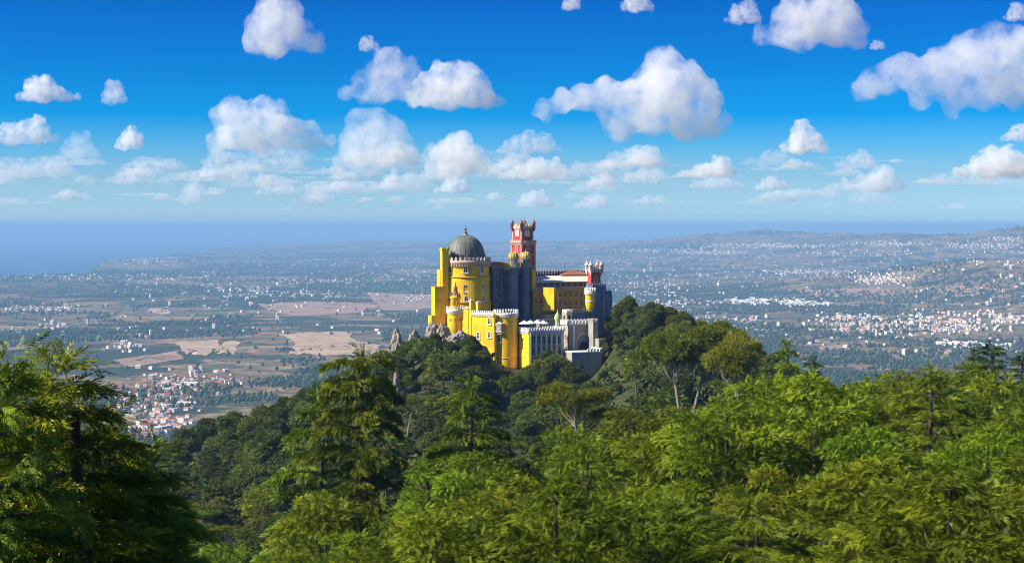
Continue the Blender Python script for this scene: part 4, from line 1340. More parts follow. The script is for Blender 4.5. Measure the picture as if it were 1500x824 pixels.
# cypress with many plumes (nearest canopy): fine fronds
def make_cypress(seed, kind, Rr, H, nl, size, dens, tm, nb, mat='leaf_cypress', width=0.075, flatz=0.46):
    rng = np.random.default_rng(seed)
    lobes = []
    for i in range(nl):
        u = (i + 0.5) / nl
        a = i * 2.399 + rng.random() * 0.6
        z = H * (0.45 + 0.48 * u) + rng.normal() * 0.35
        env = Rr * math.sqrt(max(0.05, 1 - (max(0, (z / H - 0.52)) / 0.50) ** 2)) * 0.86
        rr_ = env * (0.45 + 0.55 * math.sqrt(rng.random()))
        r = Rr * (0.20 + 0.20 * rng.random())
        lobes.append((rr_ * math.cos(a), rr_ * math.sin(a), z, r, r * flatz))
    lobes.append((0, 0, H * 0.92, Rr * 0.26, Rr * 0.28))
    P, N, I = lobed(rng, lobes, dens, zmin=-0.18)
    n = len(P)
    out = nrm(P * np.array([1, 1, 0]) + 1e-6)
    tang = nrm(np.cross(N, rng.normal(size=(n, 3))))
    ax = nrm(N * 0.40 + tang * 0.60 + out * 0.55 + np.array([0, 0, -0.06]))
    up = nrm(N * 0.6 + rng.normal(size=(n, 3)) * 0.38 + np.array([0, 0, 0.75]))
    tm_ = [frond(rng, nb, width) for _ in range(4)]
    lt = rng.random(len(lobes))
    tint = np.clip(0.5 * lt[I] + 0.5 * rng.random(n), 0, 1)
    cm = leaf_mesh('crown', P, ax, up, size * (0.65 + 0.7 * rng.random(n)), tm_, M[mat], rng, tint)
    mb = MB(); limbs(mb, rng, [(x, y, z) for x, y, z, r, rz in lobes[::2]], H, 0.34)
    proto(kind, H, mb.mesh('trunk', M['bark']), cm, Rr)

# layered conifer: tiers of spreading limbs, each a plate of drooping fronds
def make_layered(seed, kind, Rr, H, ntier, size, dens, nb, mat, droop=0.35, top=0.25, low=0.12, width=0.08, irregular=0.35, bark='bark', rise=0.25):
    rng = np.random.default_rng(seed)
    mb = MB(); limbs(mb, rng, [], H, 0.42)
    Ps = []; As = []; Us = []; Is = []
    bi = 0
    for k in range(ntier):
        u = (k + 0.3 * rng.random()) / ntier
        z0 = H * (low + (0.99 - low) * u)
        env = Rr * (top + (1 - top) * (1 - u) ** 0.75)
        nbz = max(3, int(round(5.5 * (1 - 0.35 * u))))
        a0 = rng.random() * 6.28
        for j in range(nbz):
            a = a0 + 6.283 * j / nbz + rng.normal() * 0.25
            Ln = env * (1 - irregular + irregular * 1.6 * rng.random())
            d = np.array([math.cos(a), math.sin(a), 0]); pd = np.array([-d[1], d[0], 0])
            ri = rise * (0.6 + 0.8 * rng.random())
            def curve(t): return np.array([0, 0, z0]) + d * Ln * t + np.array([0, 0, Ln * (ri * t - (ri + 0.10) * t ** 2.4)])
            pts = [Vector(curve(t)) for t in np.linspace(0, 0.95, 6)]
            rb = 0.10 * (Ln / Rr) * Rr / 4.5 + 0.03
            mb.tube(pts, [rb, rb * .85, rb * .7, rb * .5, rb * .3, rb * .1], 5)
            n = int(dens * (Ln * Ln * 0.50 + Ln * 0.9)) + 6
            t = 0.18 + 0.84 * rng.random(n) ** 0.75
            w = (rng.random(n) - 0.5) * 2
            wid = Ln * 0.36 * (1.05 - 0.65 * t)
            p = np.array([curve(tt) for tt in t]) + pd[None] * (w * wid)[:, None] + np.array([0, 0, 1.0])[None] * ((0.10 - 0.22 * w * w) * wid + (rng.random(n) - 0.6) * 0.22 * size * 2)[:, None]
            Ps.append(p); As.append(d[None] * (0.55 + 0.4 * t)[:, None] + pd[None] * (w * 0.85)[:, None] + np.array([0, 0, -0.10]) + rng.normal(size=(n, 3)) * 0.22)
            Us.append(np.array([0, 0, 0.8]) + rng.normal(size=(n, 3)) * 0.55 + d * 0.35); Is.append(np.full(n, rng.random()))
    na = int(dens * 7)     # leader plume
    pa = np.stack([rng.normal(size=na) * 0.12 * Rr * 0.5, rng.normal(size=na) * 0.12 * Rr * 0.5, H * (0.88 + 0.12 * rng.random(na))], -1)
    Ps.append(pa); As.append(pa * np.array([1, 1, 0]) * 1.5 + np.array([0, 0, 0.5]) + rng.normal(size=(na, 3)) * 0.4); Us.append(rng.normal(size=(na, 3)) * 0.5 + np.array([0, 0, 1.0])); Is.append(np.full(na, 0.6))
    P = np.concatenate(Ps); A = np.concatenate(As); U = np.concatenate(Us); I = np.concatenate(Is); n = len(P)
    tm_ = [frond(rng, nb, width, droop) for _ in range(4)]
    cm = leaf_mesh('crown', P, A, U, size * (0.65 + 0.7 * rng.random(n)), tm_, M[mat], rng, np.clip(0.55 * I + 0.55 * rng.random(n), 0, 1))
    proto(kind, H, mb.mesh('trunk', M[bark]), cm, Rr)

# flat-topped pine on bare leaning stems
def make_pine(seed, kind, Rr, H, nl, size, dens, mat='leaf_pine', stems=1):
    rng = np.random.default_rng(seed)
    mb = MB(); lobes = []
    for s_ in range(stems):
        lx, ly = (rng.normal() * 0.8, rng.normal() * 0.8) if stems == 1 else (Rr * 0.65 * math.cos(s_ * 2.2 + seed), Rr * 0.5 * math.sin(s_ * 2.2 + seed))
        ls = []
        for i in range(nl):
            a = rng.random() * 6.28; q = Rr * (1.0 if stems == 1 else 0.6) * math.sqrt(rng.random()) * 0.8
            r = Rr * (0.15 + 0.15 * rng.random())
            ls.append((lx + q * math.cos(a), ly + q * math.sin(a), H * 0.88 - 0.16 * H * (q / Rr) ** 2 + rng.normal() * 0.75 - 0.06 * H * s_ / max(1, stems), r, r * 0.50))
        limbs(mb, rng, [l[:3] for l in ls], H * 0.95, 0.30, lean=(lx, ly), start=0.6)
        lobes += ls
    P, N, I = lobed(rng, lobes, dens, zmin=-0.3)
    n = len(P)
    ax = nrm(N * 0.8 + rng.normal(size=(n, 3)) * 0.4 + np.array([0, 0, 0.35])); up = nrm(rng.normal(size=(n, 3)))
    cm = leaf_mesh('crown', P, ax, up, size * (0.7 + 0.6 * rng.random(n)), [needles(rng) for _ in range(4)], M[mat], rng, rng.random(len(lobes))[I] * 0.5 + 0.5 * rng.random(n))
    proto(kind, H, mb.mesh('trunk', M['palebark']), cm, Rr)

# round broad-leaved tree
def make_broad(seed, kind, Rr, H, nl, size, dens, mat='leaf_broad'):
    rng = np.random.default_rng(seed)
    lobes = []
    for i in range(nl):
        d = sphere_dirs(rng, 1)[0]; d[2] = abs(d[2]) * 1.0 - 0.30
        q = 0.35 + 0.45 * rng.random()
        r = Rr * (0.24 + 0.20 * rng.random())
        lobes.append((d[0] * Rr * q * 1.05, d[1] * Rr * q * 1.05, H * 0.60 + d[2] * H * 0.36 * q / 0.6, r, r * 0.85))
    lobes.append((0, 0, H * 0.62, Rr * 0.62, H * 0.28))
    lobes.append((0, 0, H * 0.88, Rr * 0.30, Rr * 0.3))
    P, N, I = lobed(rng, lobes, dens, zmin=-0.75)
    n = len(P)
    ax = nrm(N + rng.normal(size=(n, 3)) * 0.5); up = nrm(N + rng.normal(size=(n, 3)) * 0.8)
    cm = leaf_mesh('crown', P, ax, up, size * (0.7 + 0.6 * rng.random(n)), [cluster(rng) for _ in range(5)], M[mat], rng, np.clip(rng.random(len(lobes))[I] * 0.6 + 0.5 * rng.random(n) - 0.05, 0, 1))
    mb = MB(); limbs(mb, rng, [l[:3] for l in lobes[:8]], H * 0.85, 0.30)
    proto(kind, H, mb.mesh('trunk', M['bark']), cm, Rr)

for s_ in range(4): make_cypress(100 + s_, 'cypress_near', 4.6 + 0.5 * (s_ % 2), 15.0, 27, 0.44, 27.0, 4, 13, width=0.085)
for s_ in range(2): make_layered(140 + s_, 'cedar_near', 4.8, 15.0, 10, 0.55, 24.0, 12, 'leaf_layer', irregular=0.45)
for s_ in range(3): make_cypress(200 + s_, 'cypress_mid', 4.8, 15.0, 26, 0.62, 12.0, 4, 9, width=0.11)
for s_ in range(2): make_layered(240 + s_, 'cedar_mid', 5.0, 17.0, 10, 0.75, 14.0, 9, 'leaf_layer', irregular=0.5, width=0.11)
for s_ in range(3): make_pine(300 + s_, 'pine_mid', 4.8, 15.0, 14, 0.62, 8.0)
for s_ in range(3): make_broad(330 + s_, 'broad_mid', 5.0, 14.0, 30, 0.50, 9.0)
for s_ in range(5): make_broad(400 + s_, 'broad_far', 5.2, 13.5, 30, 0.62, 5.0)
for s_ in range(2): make_layered(440 + s_, 'conifer_far', 3.4, 17.0, 13, 1.0, 4.0, 8, 'leaf_dark', irregular=0.3, top=0.10, width=0.16, rise=0.15)
for s_ in range(2): make_cypress(460 + s_, 'cypress_far', 4.4, 15.0, 26, 1.2, 3.5, 4, 8, width=0.15)
for s_ in range(2): make_pine(480 + s_, 'pine_far', 4.6, 14.0, 12, 0.85, 5.0)
make_layered(500, 'redwood', 3.9, 21.0, 24, 0.42, 30.0, 13, 'leaf_hero', droop=0.55, irregular=0.35, top=0.10, low=0.30, width=0.085, rise=0.12)
make_layered(501, 'redwood', 3.8, 21.0, 22, 0.42, 30.0, 13, 'leaf_hero', droop=0.55, irregular=0.45, top=0.10, low=0.30, width=0.085, rise=0.10)
make_layered(520, 'cedar_hero', 7.0, 22.0, 11, 0.80, 14.0, 11, 'leaf_layer', irregular=0.75, top=0.38, low=0.25, width=0.10, rise=0.30)
make_pine(540, 'pine_hero', 6.4, 15.5, 14, 0.70, 8.0, stems=3)
make_pine(541, 'pine_hero_b', 5.2, 14.0, 14, 0.70, 8.0, stems=2)

TREES = []
_tn = [0]
def tree(kind, x, y, label, cat='tree', group=None, name=None, ztop=None, s=None, rot=None, var=None, width=1.0, z=None):
    H, tme, cme, rad = KIND[kind][(_tn[0] if var is None else var) % len(KIND[kind])]
    _tn[0] += 1
    gz = ground1(x, y) if z is None else z
    if ztop is not None: s = (ztop - gz) / H
    root = empty(name or kind.rsplit('_', 1)[0] + '_tree', (x, y, gz))
    root.rotation_euler.z = RNG.random() * 6.283 if rot is None else rot
    root.scale = (s * width, s * width, s)
    tag(root, label, cat, group)
    link('trunk', tme, root); link('crown', cme, root)
    TREES.append((x, y, rad * s * width, gz + H * s))
    return root

# --- trees one can single out
def hero(kind, px, pytop, d, label, name, **kw):
    p = at(px, pytop, d)
    return tree(kind, p.x, d, label, name=name, ztop=p.z, **kw)
hero('redwood', 0, 505, 37, 'tall dark conifer with drooping sprays cut off by the left edge', 'conifer_tree', var=0, rot=0.5, width=1.0)
hero('redwood', 88, 522, 41, 'near dark conifer with bright drooping tips, its spire below the coast', 'conifer_tree', var=1, rot=2.0, width=1.35)
hero('redwood', 48, 560, 46, 'dark conifer filling the gap behind the two tall left conifers', 'conifer_tree', var=1, rot=5.0, width=1.3)
hero('redwood', 140, 600, 43.5, 'near conifer with bright tips right of the left pair', 'conifer_tree', var=0, rot=1.2, width=1.25)
hero('redwood', 205, 655, 44, 'low near conifer with bright tips between the tall ones and the open slope', 'conifer_tree', var=0, rot=3.6, width=1.3)
hero('cedar_hero', 528, 508, 178, 'tall dark layered cedar rising over the slope left of the palace', 'cedar_tree', var=0, rot=1.0, width=0.66)
hero('cedar_mid', 470, 575, 182, 'shorter layered cedar leaning out left of the tall cedar', 'cedar_tree', var=1, width=0.9)
hero('cedar_mid', 690, 556, 178, 'open branched cedar with bare limbs below the palace', 'cedar_tree', var=0, width=0.9)
hero('pine_hero', 1003, 476, 430, 'flat topped pine on three leaning bare stems right of the palace', 'pine_tree', var=0, rot=0.2, width=0.92)
hero('pine_hero_b', 1085, 492, 410, 'smaller flat topped pine beside the three stemmed pine', 'pine_tree', var=0, rot=1.4, width=0.85)
hero('pine_mid', 856, 553, 300, 'flat pine on one straight stem below the arch gatehouse', 'pine_tree', var=1, width=1.0)
hero('cedar_mid', 1152, 500, 250, 'upright cedar with tiered crown standing above the right canopy', 'cedar_tree', var=1, width=0.75)
hero('conifer_far', 1190, 522, 300, 'dark pointed conifer right of the tiered cedar', 'conifer_tree', width=1.0)
hero('conifer_far', 1452, 503, 290, 'tallest dark conifer on the right skyline', 'conifer_tree', width=1.25)
hero('conifer_far', 1428, 513, 295, 'dark conifer just left of the tallest one on the right skyline', 'conifer_tree', width=1.1)
hero('conifer_far', 1497, 518, 285, 'dark conifer at the right edge of the skyline', 'conifer_tree', width=1.2)
hero('broad_mid', 958, 446, 690, 'round pale green tree on the crest right of the palace', 'broadleaf_tree', width=1.0)
hero('broad_mid', 918, 436, 705, 'round dark tree close against the right end of the palace', 'broadleaf_tree', width=1.0)
hero('broad_mid', 1000, 455, 680, 'broad tree behind the three stemmed pine', 'broadleaf_tree', width=1.0)
hero('broad_mid', 637, 490, 668, 'round tree below the yellow buttress, beside the rocks', 'broadleaf_tree', width=0.9)
hero('broad_mid', 688, 493, 664, 'large round dark tree in front of the sunlit curtain wall', 'broadleaf_tree', width=1.1)
hero('broad_far', 660, 500, 660, 'dark tree between the two round trees below the corner turret', 'broadleaf_tree', width=1.1)
hero('broad_mid', 800, 516, 664, 'bright green tree in front of the pale wing', 'broadleaf_tree', width=1.05)
hero('broad_far', 768, 538, 655, 'small dark tree at the foot of the big front tower', 'broadleaf_tree', width=1.0)
hero('broad_far', 885, 541, 655, 'round tree below the lower bastion', 'broadleaf_tree', width=1.0)
hero('broad_far', 905, 492, 680, 'dark tree tucked in the shadow beside the side block', 'broadleaf_tree', width=1.0)
for px_, py_, d_ in ((606, 496, 664), (622, 493, 655), (888, 502, 684), (894, 526, 676), (890, 550, 668), (884, 494, 692), (900, 540, 655), (652, 497, 668), (674, 497, 669), (706, 514, 660), (722, 543, 656), (632, 522, 646), (662, 528, 642), (698, 536, 640), (742, 558, 648), (782, 534, 660), (826, 524, 662), (585, 512, 662), (566, 520, 655), (842, 556, 645), (866, 556, 640), (908, 512, 668), (928, 492, 672), (948, 515, 655), (930, 540, 634), (958, 545, 622), (902, 560, 628), (880, 580, 610), (985, 520, 640), (1015, 515, 640), (1040, 512, 650), (915, 470, 690), (1065, 525, 640), (945, 449, 700), (978, 450, 698), (1024, 470, 690), (1046, 485, 685), (1080, 500, 680), (1108, 510, 675), (1135, 518, 670), (900, 462, 712), (940, 470, 682), (970, 478, 680), (1000, 490, 675), (886, 488, 700), (896, 492, 697), (904, 478, 706), (891, 512, 690), (902, 520, 686), (812, 520, 655), (790, 527, 652), (834, 531, 650), (758, 549, 650), (776, 543, 652), (908, 545, 660), (918, 560, 645)):
    hero('broad_far', px_, py_, d_, 'leafy tree crowding the foot of the palace walls', 'broadleaf_tree', width=1.0 + 0.2 * RNG.random(), group='trees of the palace hillside')
for px_, py_, d_ in ((205, 652, 690), (235, 642, 692), (270, 628, 690), (308, 613, 690), (345, 603, 688), (384, 592, 690), (416, 581, 690), (450, 568, 688), (480, 556, 690), (505, 543, 688),
                     (255, 655, 650), (330, 630, 640), (400, 612, 640), (460, 592, 640)):
    hero('broad_far', px_, py_, d_, 'leafy tree on the ridge running down from the palace toward the town', 'broadleaf_tree', width=1.05 + 0.2 * RNG.random(), group='trees of the ridge above the town')
# a neighbour of the left conifers whose shade falls on them
tree('redwood', -22.0, 31.0, 'tall conifer beyond the left edge shading the near conifers', name='conifer_tree', var=0, ztop=CAMZ + 1, width=1.0)

# --- the woods: trees whose crowns show from here, set at natural spacing on the slopes
SKY = np.array([(-300, 560), (0, 640), (180, 660), (215, 640), (300, 606), (385, 585), (440, 566), (470, 552), (500, 530), (530, 512), (560, 515), (600, 496), (640, 494), (665, 502), (700, 508),
                (720, 545), (745, 552), (775, 540), (800, 522), (826, 530), (840, 552), (880, 548), (897, 492), (905, 452), (930, 442), (1000, 456), (1040, 492), (1100, 512), (1180, 535), (1230, 548),
                (1320, 545), (1400, 535), (1450, 532), (1500, 540), (1800, 545)], float)
def sky_y(px, half):
    q = np.linspace(px - half, px + half, 5)
    return float(np.mean(np.interp(q, SKY[:, 0], SKY[:, 1])))
N_TRY = 5000
tpx = RNG.random(N_TRY) * 1800 - 150
tpy = 430 + RNG.random(N_TRY) * 460
tx, td, tz, tok = ray_ground(tpx, tpy, 30, 900, 200, lift=10.0)
LAB = {
 'cypress_near': ['feathery yellow green cypress crown in the near canopy', 'dense bright green cypress of the near canopy', 'near cypress with plumed sunlit sprays', 'lumpy olive green cypress close below the viewpoint'],
 'cedar_near': ['near cedar with flat tiers of drooping foliage', 'open tiered cedar among the near cypresses'],
 'cypress_mid': ['feathery cypress in the middle of the wooded slope', 'olive green cypress behind the near canopy', 'sunlit cypress on the ridge behind the near canopy'],
 'cedar_mid': ['tiered cedar in the middle distance', 'dark tiered cedar behind the near canopy'],
 'pine_mid': ['flat topped pine in the middle distance', 'bright green pine crown in the middle distance', 'pine with open rounded tufts behind the near canopy'],
 'broad_mid': ['round leafy tree in the valley before the palace', 'broad leafy tree in the middle distance'],
 'broad_far': ['round dark green tree on the palace slope', 'leafy tree on the palace hillside', 'small round tree in the palace woods', 'olive green leafy tree on the far slope', 'dense dark leafy tree on the far slope'],
 'conifer_far': ['dark pointed conifer in the palace woods', 'narrow dark conifer on the far slope'],
 'cypress_far': ['green cypress on the palace hillside', 'plumed cypress on the far slope'],
 'pine_far': ['pine with flat crown on the palace hillside', 'pale green pine on the far slope'],
}
GRP = {'near': 'cypresses and cedars of the near canopy', 'mid': 'trees of the wooded middle slope', 'far': 'trees of the palace hillside'}
placed = [(t[0], t[1]) for t in TREES]
count = 0
for i in range(N_TRY):
    if not tok[i] or count >= 265: continue
    x, d = float(tx[i]), float(td[i])
    if d > 800: continue
    px = tpx[i]
    if 610 < px < 900 and 668 < d < 770: continue
    sp = 8.0 if d < 130 else (7.9 if d < 240 else 7.6)
    P_ = np.array(placed)
    dd = np.hypot(P_[:, 0] - x, P_[:, 1] - d)
    if dd.min() < sp: continue
    if d < 52 and px < 420: continue
    if d < 240 and px < 430 and tpy[i] < 735: continue
    z = RNG.random()
    if d < 150: kind = 'cypress_near' if z < 0.8 else 'cedar_near'
    elif d < 240: kind = 'cypress_mid' if z < 0.68 else ('cedar_mid' if z < 0.85 else 'pine_mid')
    elif d < 450: kind = 'broad_mid' if z < 0.35 else ('cypress_mid' if z < 0.6 else ('pine_mid' if z < 0.82 else 'cedar_mid'))
    else: kind = 'broad_far' if z < 0.66 else ('conifer_far' if z < 0.78 else ('cypress_far' if z < 0.90 else 'pine_far'))
    H, _, _, rad = KIND[kind][_tn[0] % len(KIND[kind])]
    g = ground1(x, d)
    s = ((0.58 + 0.44 * RNG.random()) if d < 125 or px < 850 else (0.74 + 0.36 * RNG.random())) if d < 450 else (0.85 + 0.35 * RNG.random())
    half = rad * s / d * FPX * 0.55
    lim = CAMZ - tanof(sky_y(px, half)) * d
    if g + H * s > lim: s = (lim - g) / H
    if s < 0.45: continue
    zone = 'near' if d < 150 else ('mid' if d < 450 else 'far')
    tree(kind, x, d, LAB[kind][_tn[0] % len(LAB[kind])], group=GRP[zone], s=s, width=(1.0 + 0.2 * RNG.random() if d < 240 else 1.0 + 0.25 * RNG.random()) + (0.2 if s < 0.7 else 0))
    placed.append((x, d)); count += 1
print('TREES', count, len(TREES))

# --- undergrowth filling the gaps of the woods: one mass nobody could count
def undergrowth():
    rng = np.random.default_rng(99)
    n = 26000
    px = rng.random(n) * 1900 - 200
    d = np.exp(rng.random(n) * (math.log(820) - math.log(25)) + math.log(25))
    x = (px - 750) / FPX * d
    keep = ~((px > 612) & (px < 898) & (d > 676) & (d < 760))
    x, d = x[keep], d[keep]
    z = ground(x, d)
    r = (0.8 + 1.3 * rng.random(len(x))) * np.clip(d / 250.0, 0.7, 1.8)
    P = np.stack([x, d, z + r * 0.7 * rng.random(len(x))], -1)
    ax = nrm(rng.normal(size=P.shape) + np.array([0, 0, 0.8])); up = nrm(rng.normal(size=P.shape))
    return leaf_mesh('undergrowth', P, ax, up, r * 1.1, [cluster(rng, 10, 0.8, 0.4) for _ in range(4)], M['leaf_shrub'], rng)
o = link('undergrowth', undergrowth()); tag(o, 'green brush filling the gaps between the trees', kind='stuff')
#__PART4__
# ------------------------------------------------------------------ houses of the plain
def house_protos():
    out = []
    def gable(L, W, H, rh, wallm, roofm):
        a = MB(); a.obox((0, 0), (1, 0), (0, 1), L / 2, W / 2, -3.0, H, 0)
        for s_ in (-1, 1):      # gable triangles
            x = s_ * L / 2
            a.add([(x, -W / 2, H), (x, W / 2, H), (x, 0, H + rh)], [(0, 1, 2)], 0)
        for i in range(3):
            for s_ in (-1, 1):
                a.obox((-L * 0.3 + i * L * 0.3, s_ * (W / 2 + 0.03)), (1, 0), (0, 1), 0.6, 0.05, H * 0.35, H * 0.75, 1)
        r = MB()
        e = 0.6; t = 0.25
        for s_ in (-1, 1):
            v = []
            for dz in (0.02, t):
                for x, y, z in ((-L / 2 - e, s_ * (W / 2 + e), H - rh * e / (W / 2)), (L / 2 + e, s_ * (W / 2 + e), H - rh * e / (W / 2)), (L / 2 + e, 0, H + rh), (-L / 2 - e, 0, H + rh)):
                    v.append((x, y, z + dz))
            r.add(v, [(0, 1, 2, 3), (4, 5, 6, 7), (0, 1, 5, 4), (1, 2, 6, 5), (2, 3, 7, 6), (3, 0, 4, 7)])
        r.obox((L * 0.25, W * 0.2), (1, 0), (0, 1), 0.4, 0.4, H, H + rh + 1.0, 0)
        out.append((a.mesh('wall', [M[wallm], M['glass']]), r.mesh('roof', [M[roofm]])))
    def flat(L, W, H, wallm, roofm):
        a = MB(); a.obox((0, 0), (1, 0), (0, 1), L / 2, W / 2, -3.0, H, 0)
        for k in range(int(H // 3)):
            for i in range(4):
                for s_ in (-1, 1):
                    a.obox((-L * 0.36 + i * L * 0.24, s_ * (W / 2 + 0.03)), (1, 0), (0, 1), 0.8, 0.05, 1 + k * 3, 2.4 + k * 3, 1)
        r = MB(); r.obox((0, 0), (1, 0), (0, 1), L / 2 + 0.3, W / 2 + 0.3, H, H + 0.6, 0); r.obox((L * .2, 0), (1, 0), (0, 1), 1.5, 1.5, H + 0.6, H + 2.4, 0)
        out.append((a.mesh('wall', [M[wallm], M['glass']]), r.mesh('roof', [M[roofm]])))
    gable(13, 9, 5.5, 2.6, 'housewall', 'houseroof')
    gable(16, 10, 6.5, 2.8, 'housewall', 'houseroof')
    gable(11, 9, 4.5, 2.4, 'creamwall', 'houseroof')
    gable(14, 9, 6.0, 2.4, 'housewall', 'paleroof')
    flat(20, 12, 9.5, 'housewall', 'paleroof')
    flat(34, 14, 12.5, 'creamwall', 'housewall')
    gable(46, 22, 7.0, 2.2, 'housewall', 'housewall')
    return out
HP = house_protos()
HLAB = ['white house with a red tiled gable roof', 'larger white house with a red tiled roof', 'small cream house with a red tiled roof',
        'white house with a pale tiled roof', 'white flat roofed block', 'long cream apartment block', 'long white shed with a pale roof']

# clusters: px, py, half sizes, number, kind of mix
CL = [(222, 598, 52, 32, 190, 't'), (268, 565, 66, 22, 130, 't'), (228, 626, 40, 9, 50, 't'), (330, 555, 22, 10, 12, 't'), (185, 508, 26, 8, 26, 't'),
      (55, 453, 60, 6, 90, 't'), (85, 476, 30, 7, 30, 't'), (150, 487, 150, 10, 60, 's'), (210, 381, 72, 6, 260, 't'), (140, 406, 150, 4, 220, 't'), (345, 424, 60, 4, 110, 't'),
      (300, 432, 150, 18, 160, 's'), (450, 432, 60, 5, 130, 't'), (470, 412, 110, 4, 130, 't'), (520, 385, 110, 6, 170, 's'), (580, 402, 60, 5, 90, 's'), (400, 460, 220, 30, 160, 's'),
      (610, 438, 20, 6, 30, 't'), (440, 398, 260, 22, 420, 's'), (300, 370, 150, 10, 260, 's'),
      (1245, 470, 42, 9, 170, 't'), (1360, 478, 90, 11, 330, 't'), (1290, 482, 90, 9, 150, 't'), (1475, 470, 26, 6, 70, 't'), (1390, 462, 70, 6, 90, 's'),
      (1110, 443, 80, 5, 110, 'w'), (1180, 446, 40, 4, 40, 'w'), (1410, 506, 34, 4, 26, 'w'), (1455, 508, 30, 3, 14, 'w'), (1030, 472, 90, 7, 150, 's'), (980, 445, 50, 6, 110, 't'),
      (1285, 410, 40, 7, 170, 't'), (1180, 399, 70, 4, 160, 't'), (940, 418, 70, 8, 180, 's'), (960, 432, 40, 4, 60, 's'),
      (1130, 361, 110, 3, 380, 't'), (960, 368, 80, 4, 220, 't'), (1040, 371, 50, 2.5, 160, 't'), (1440, 361, 60, 4, 220, 't'), (1300, 358, 60, 3, 120, 't'), (1480, 352, 30, 3, 70, 't'),
      (1250, 372, 90, 4, 140, 's'), (1200, 430, 300, 50, 420, 's'), (1100, 390, 240, 20, 380, 's'), (1300, 500, 220, 22, 160, 's'), (900, 395, 60, 20, 120, 's'), (750, 372, 200, 8, 220, 's'), (1480, 380, 60, 12, 80, 's')]
hp = []
for cx_, cy_, hx, hy, n_, mx in CL:
    g = RNG.normal(size=(n_, 2)) * 0.5 if mx != 's' else RNG.random((n_, 2)) * 2 - 1
    g = np.clip(g, -1.1, 1.1)
    for a, b in g[:int(n_ * (0.42 if mx == 's' else 0.8)) if cy_ < 530 else n_]: hp.append((cx_ + a * hx, cy_ + b * hy, {'t': 0, 's': 1, 'w': 2}[mx]))
hp = np.array(hp)
hx_, hy_, hz_, hok = ray_ground(hp[:, 0], hp[:, 1], 2600, 40000, 420)
hpx, hmix = hp[hok, 0], hp[hok, 2]; hx_, hy_ = hx_[hok], hy_[hok]
hx_ = hx_ + RNG.normal(size=len(hx_)) * 12; hy_ = hy_ + RNG.normal(size=len(hy_)) * 25
hz_ = ground(hx_, hy_)
k_ = hz_ > 4
hx_, hy_, hz_, hpx, hmix = hx_[k_], hy_[k_], hz_[k_], hpx[k_], hmix[k_]
order = np.argsort(np.hypot(hx_, hy_))
# keep neighbours apart
sel = []; cell = {}
for i in order:
    c = (int(hx_[i] // 17), int(hy_[i] // 17))
    if any((c[0] + a, c[1] + b) in cell and (hx_[cell[(c[0] + a, c[1] + b)]] - hx_[i]) ** 2 + (hy_[cell[(c[0] + a, c[1] + b)]] - hy_[i]) ** 2 < 150 for a in (-1, 0, 1) for b in (-1, 0, 1)): continue
    cell[c] = i; sel.append(i)
print('HOUSES', len(sel), 'nearest 290 out to', hy_[sel[min(289, len(sel) - 1)]])
for n_, i in enumerate(sel[:290]):
    z = RNG.random()
    k = 0 if z < 0.40 else 1 if z < 0.58 else 2 if z < 0.83 else 3 if z < 0.92 else 4 if z < 0.965 else 5 if z < 0.985 else 6
    wm, rm = HP[k]
    root = empty('house', (hx_[i], hy_[i], hz_[i]))
    root.rotation_euler.z = round(float(fbm(hx_[i] / 200, hy_[i] / 200, 2, 2)) * 6) * 0.5 + RNG.normal() * 0.12 + (math.pi / 2 if RNG.random() < 0.4 else 0)
    s_ = 0.70 + 0.30 * RNG.random(); root.scale = (s_, s_, s_)
    place_ = 'in the valley town below the hill' if hpx[i] < 380 and hy_[i] < 4800 else ('on the plain left of the palace' if hpx[i] < 700 else 'on the plain right of the palace')
    tag(root, HLAB[k] + ' ' + place_, 'house', 'houses ' + place_)
    link('wall', wm, root); link('roof', rm, root)

def far_houses(idx):
    V = []; F = []; Mi = []
    rng = np.random.default_rng(5)
    for i in idx:
        r = math.hypot(hx_[i], hy_[i])
        w = rng.uniform(7.5, 12) * (1 + r / 60000); L = w * rng.uniform(1.1, 1.8); h = rng.uniform(5, 9)
        if hmix[i] == 2: L *= 2.4; w *= 1.6; h += 1
        elif rng.random() < 0.06: h += rng.uniform(6, 16)
        a = rng.random() * 3.14
        ca, sa = math.cos(a), math.sin(a); b = len(V)
        for z, q in ((-4, 1), (h, 1)):
            for u, v in ((-L / 2, -w / 2), (L / 2, -w / 2), (L / 2, w / 2), (-L / 2, w / 2)):
                V.append((hx_[i] + u * ca - v * sa, hy_[i] + u * sa + v * ca, hz_[i] + z))
        for u in (-L / 2, L / 2):
            V.append((hx_[i] + u * ca, hy_[i] + u * sa, hz_[i] + h + (2.6 if hmix[i] != 2 else 1.2)))
        wmi = 0 if rng.random() < 0.55 else 1
        rmi = 2 if rng.random() < 0.6 else 3
        if hmix[i] == 2: wmi, rmi = 0, 0
        F += [(b, b + 1, b + 5, b + 4), (b + 2, b + 3, b + 7, b + 6), (b + 1, b + 2, b + 6, b + 5), (b + 3, b, b + 4, b + 7), (b + 4, b + 5, b + 9, b + 8), (b + 6, b + 7, b + 8, b + 9), (b + 5, b + 6, b + 9, b + 9), (b + 7, b + 4, b + 8, b + 8)]
        Mi += [wmi] * 4 + [rmi] * 2 + [wmi] * 2
    me = bpy.data.meshes.new('distant_houses')
    me.from_pydata(V, [], [f if f[2] != f[3] else f[:3] for f in F])
    for k in ('housewall', 'creamwall', 'houseroof', 'paleroof'): me.materials.append(M[k])
    me.polygons.foreach_set('material_index', Mi); me.update()
    return me
o = link('distant_houses', far_houses(sel[290:])); tag(o, 'thousands of tiny pale houses strewn over the far plain', kind='stuff')

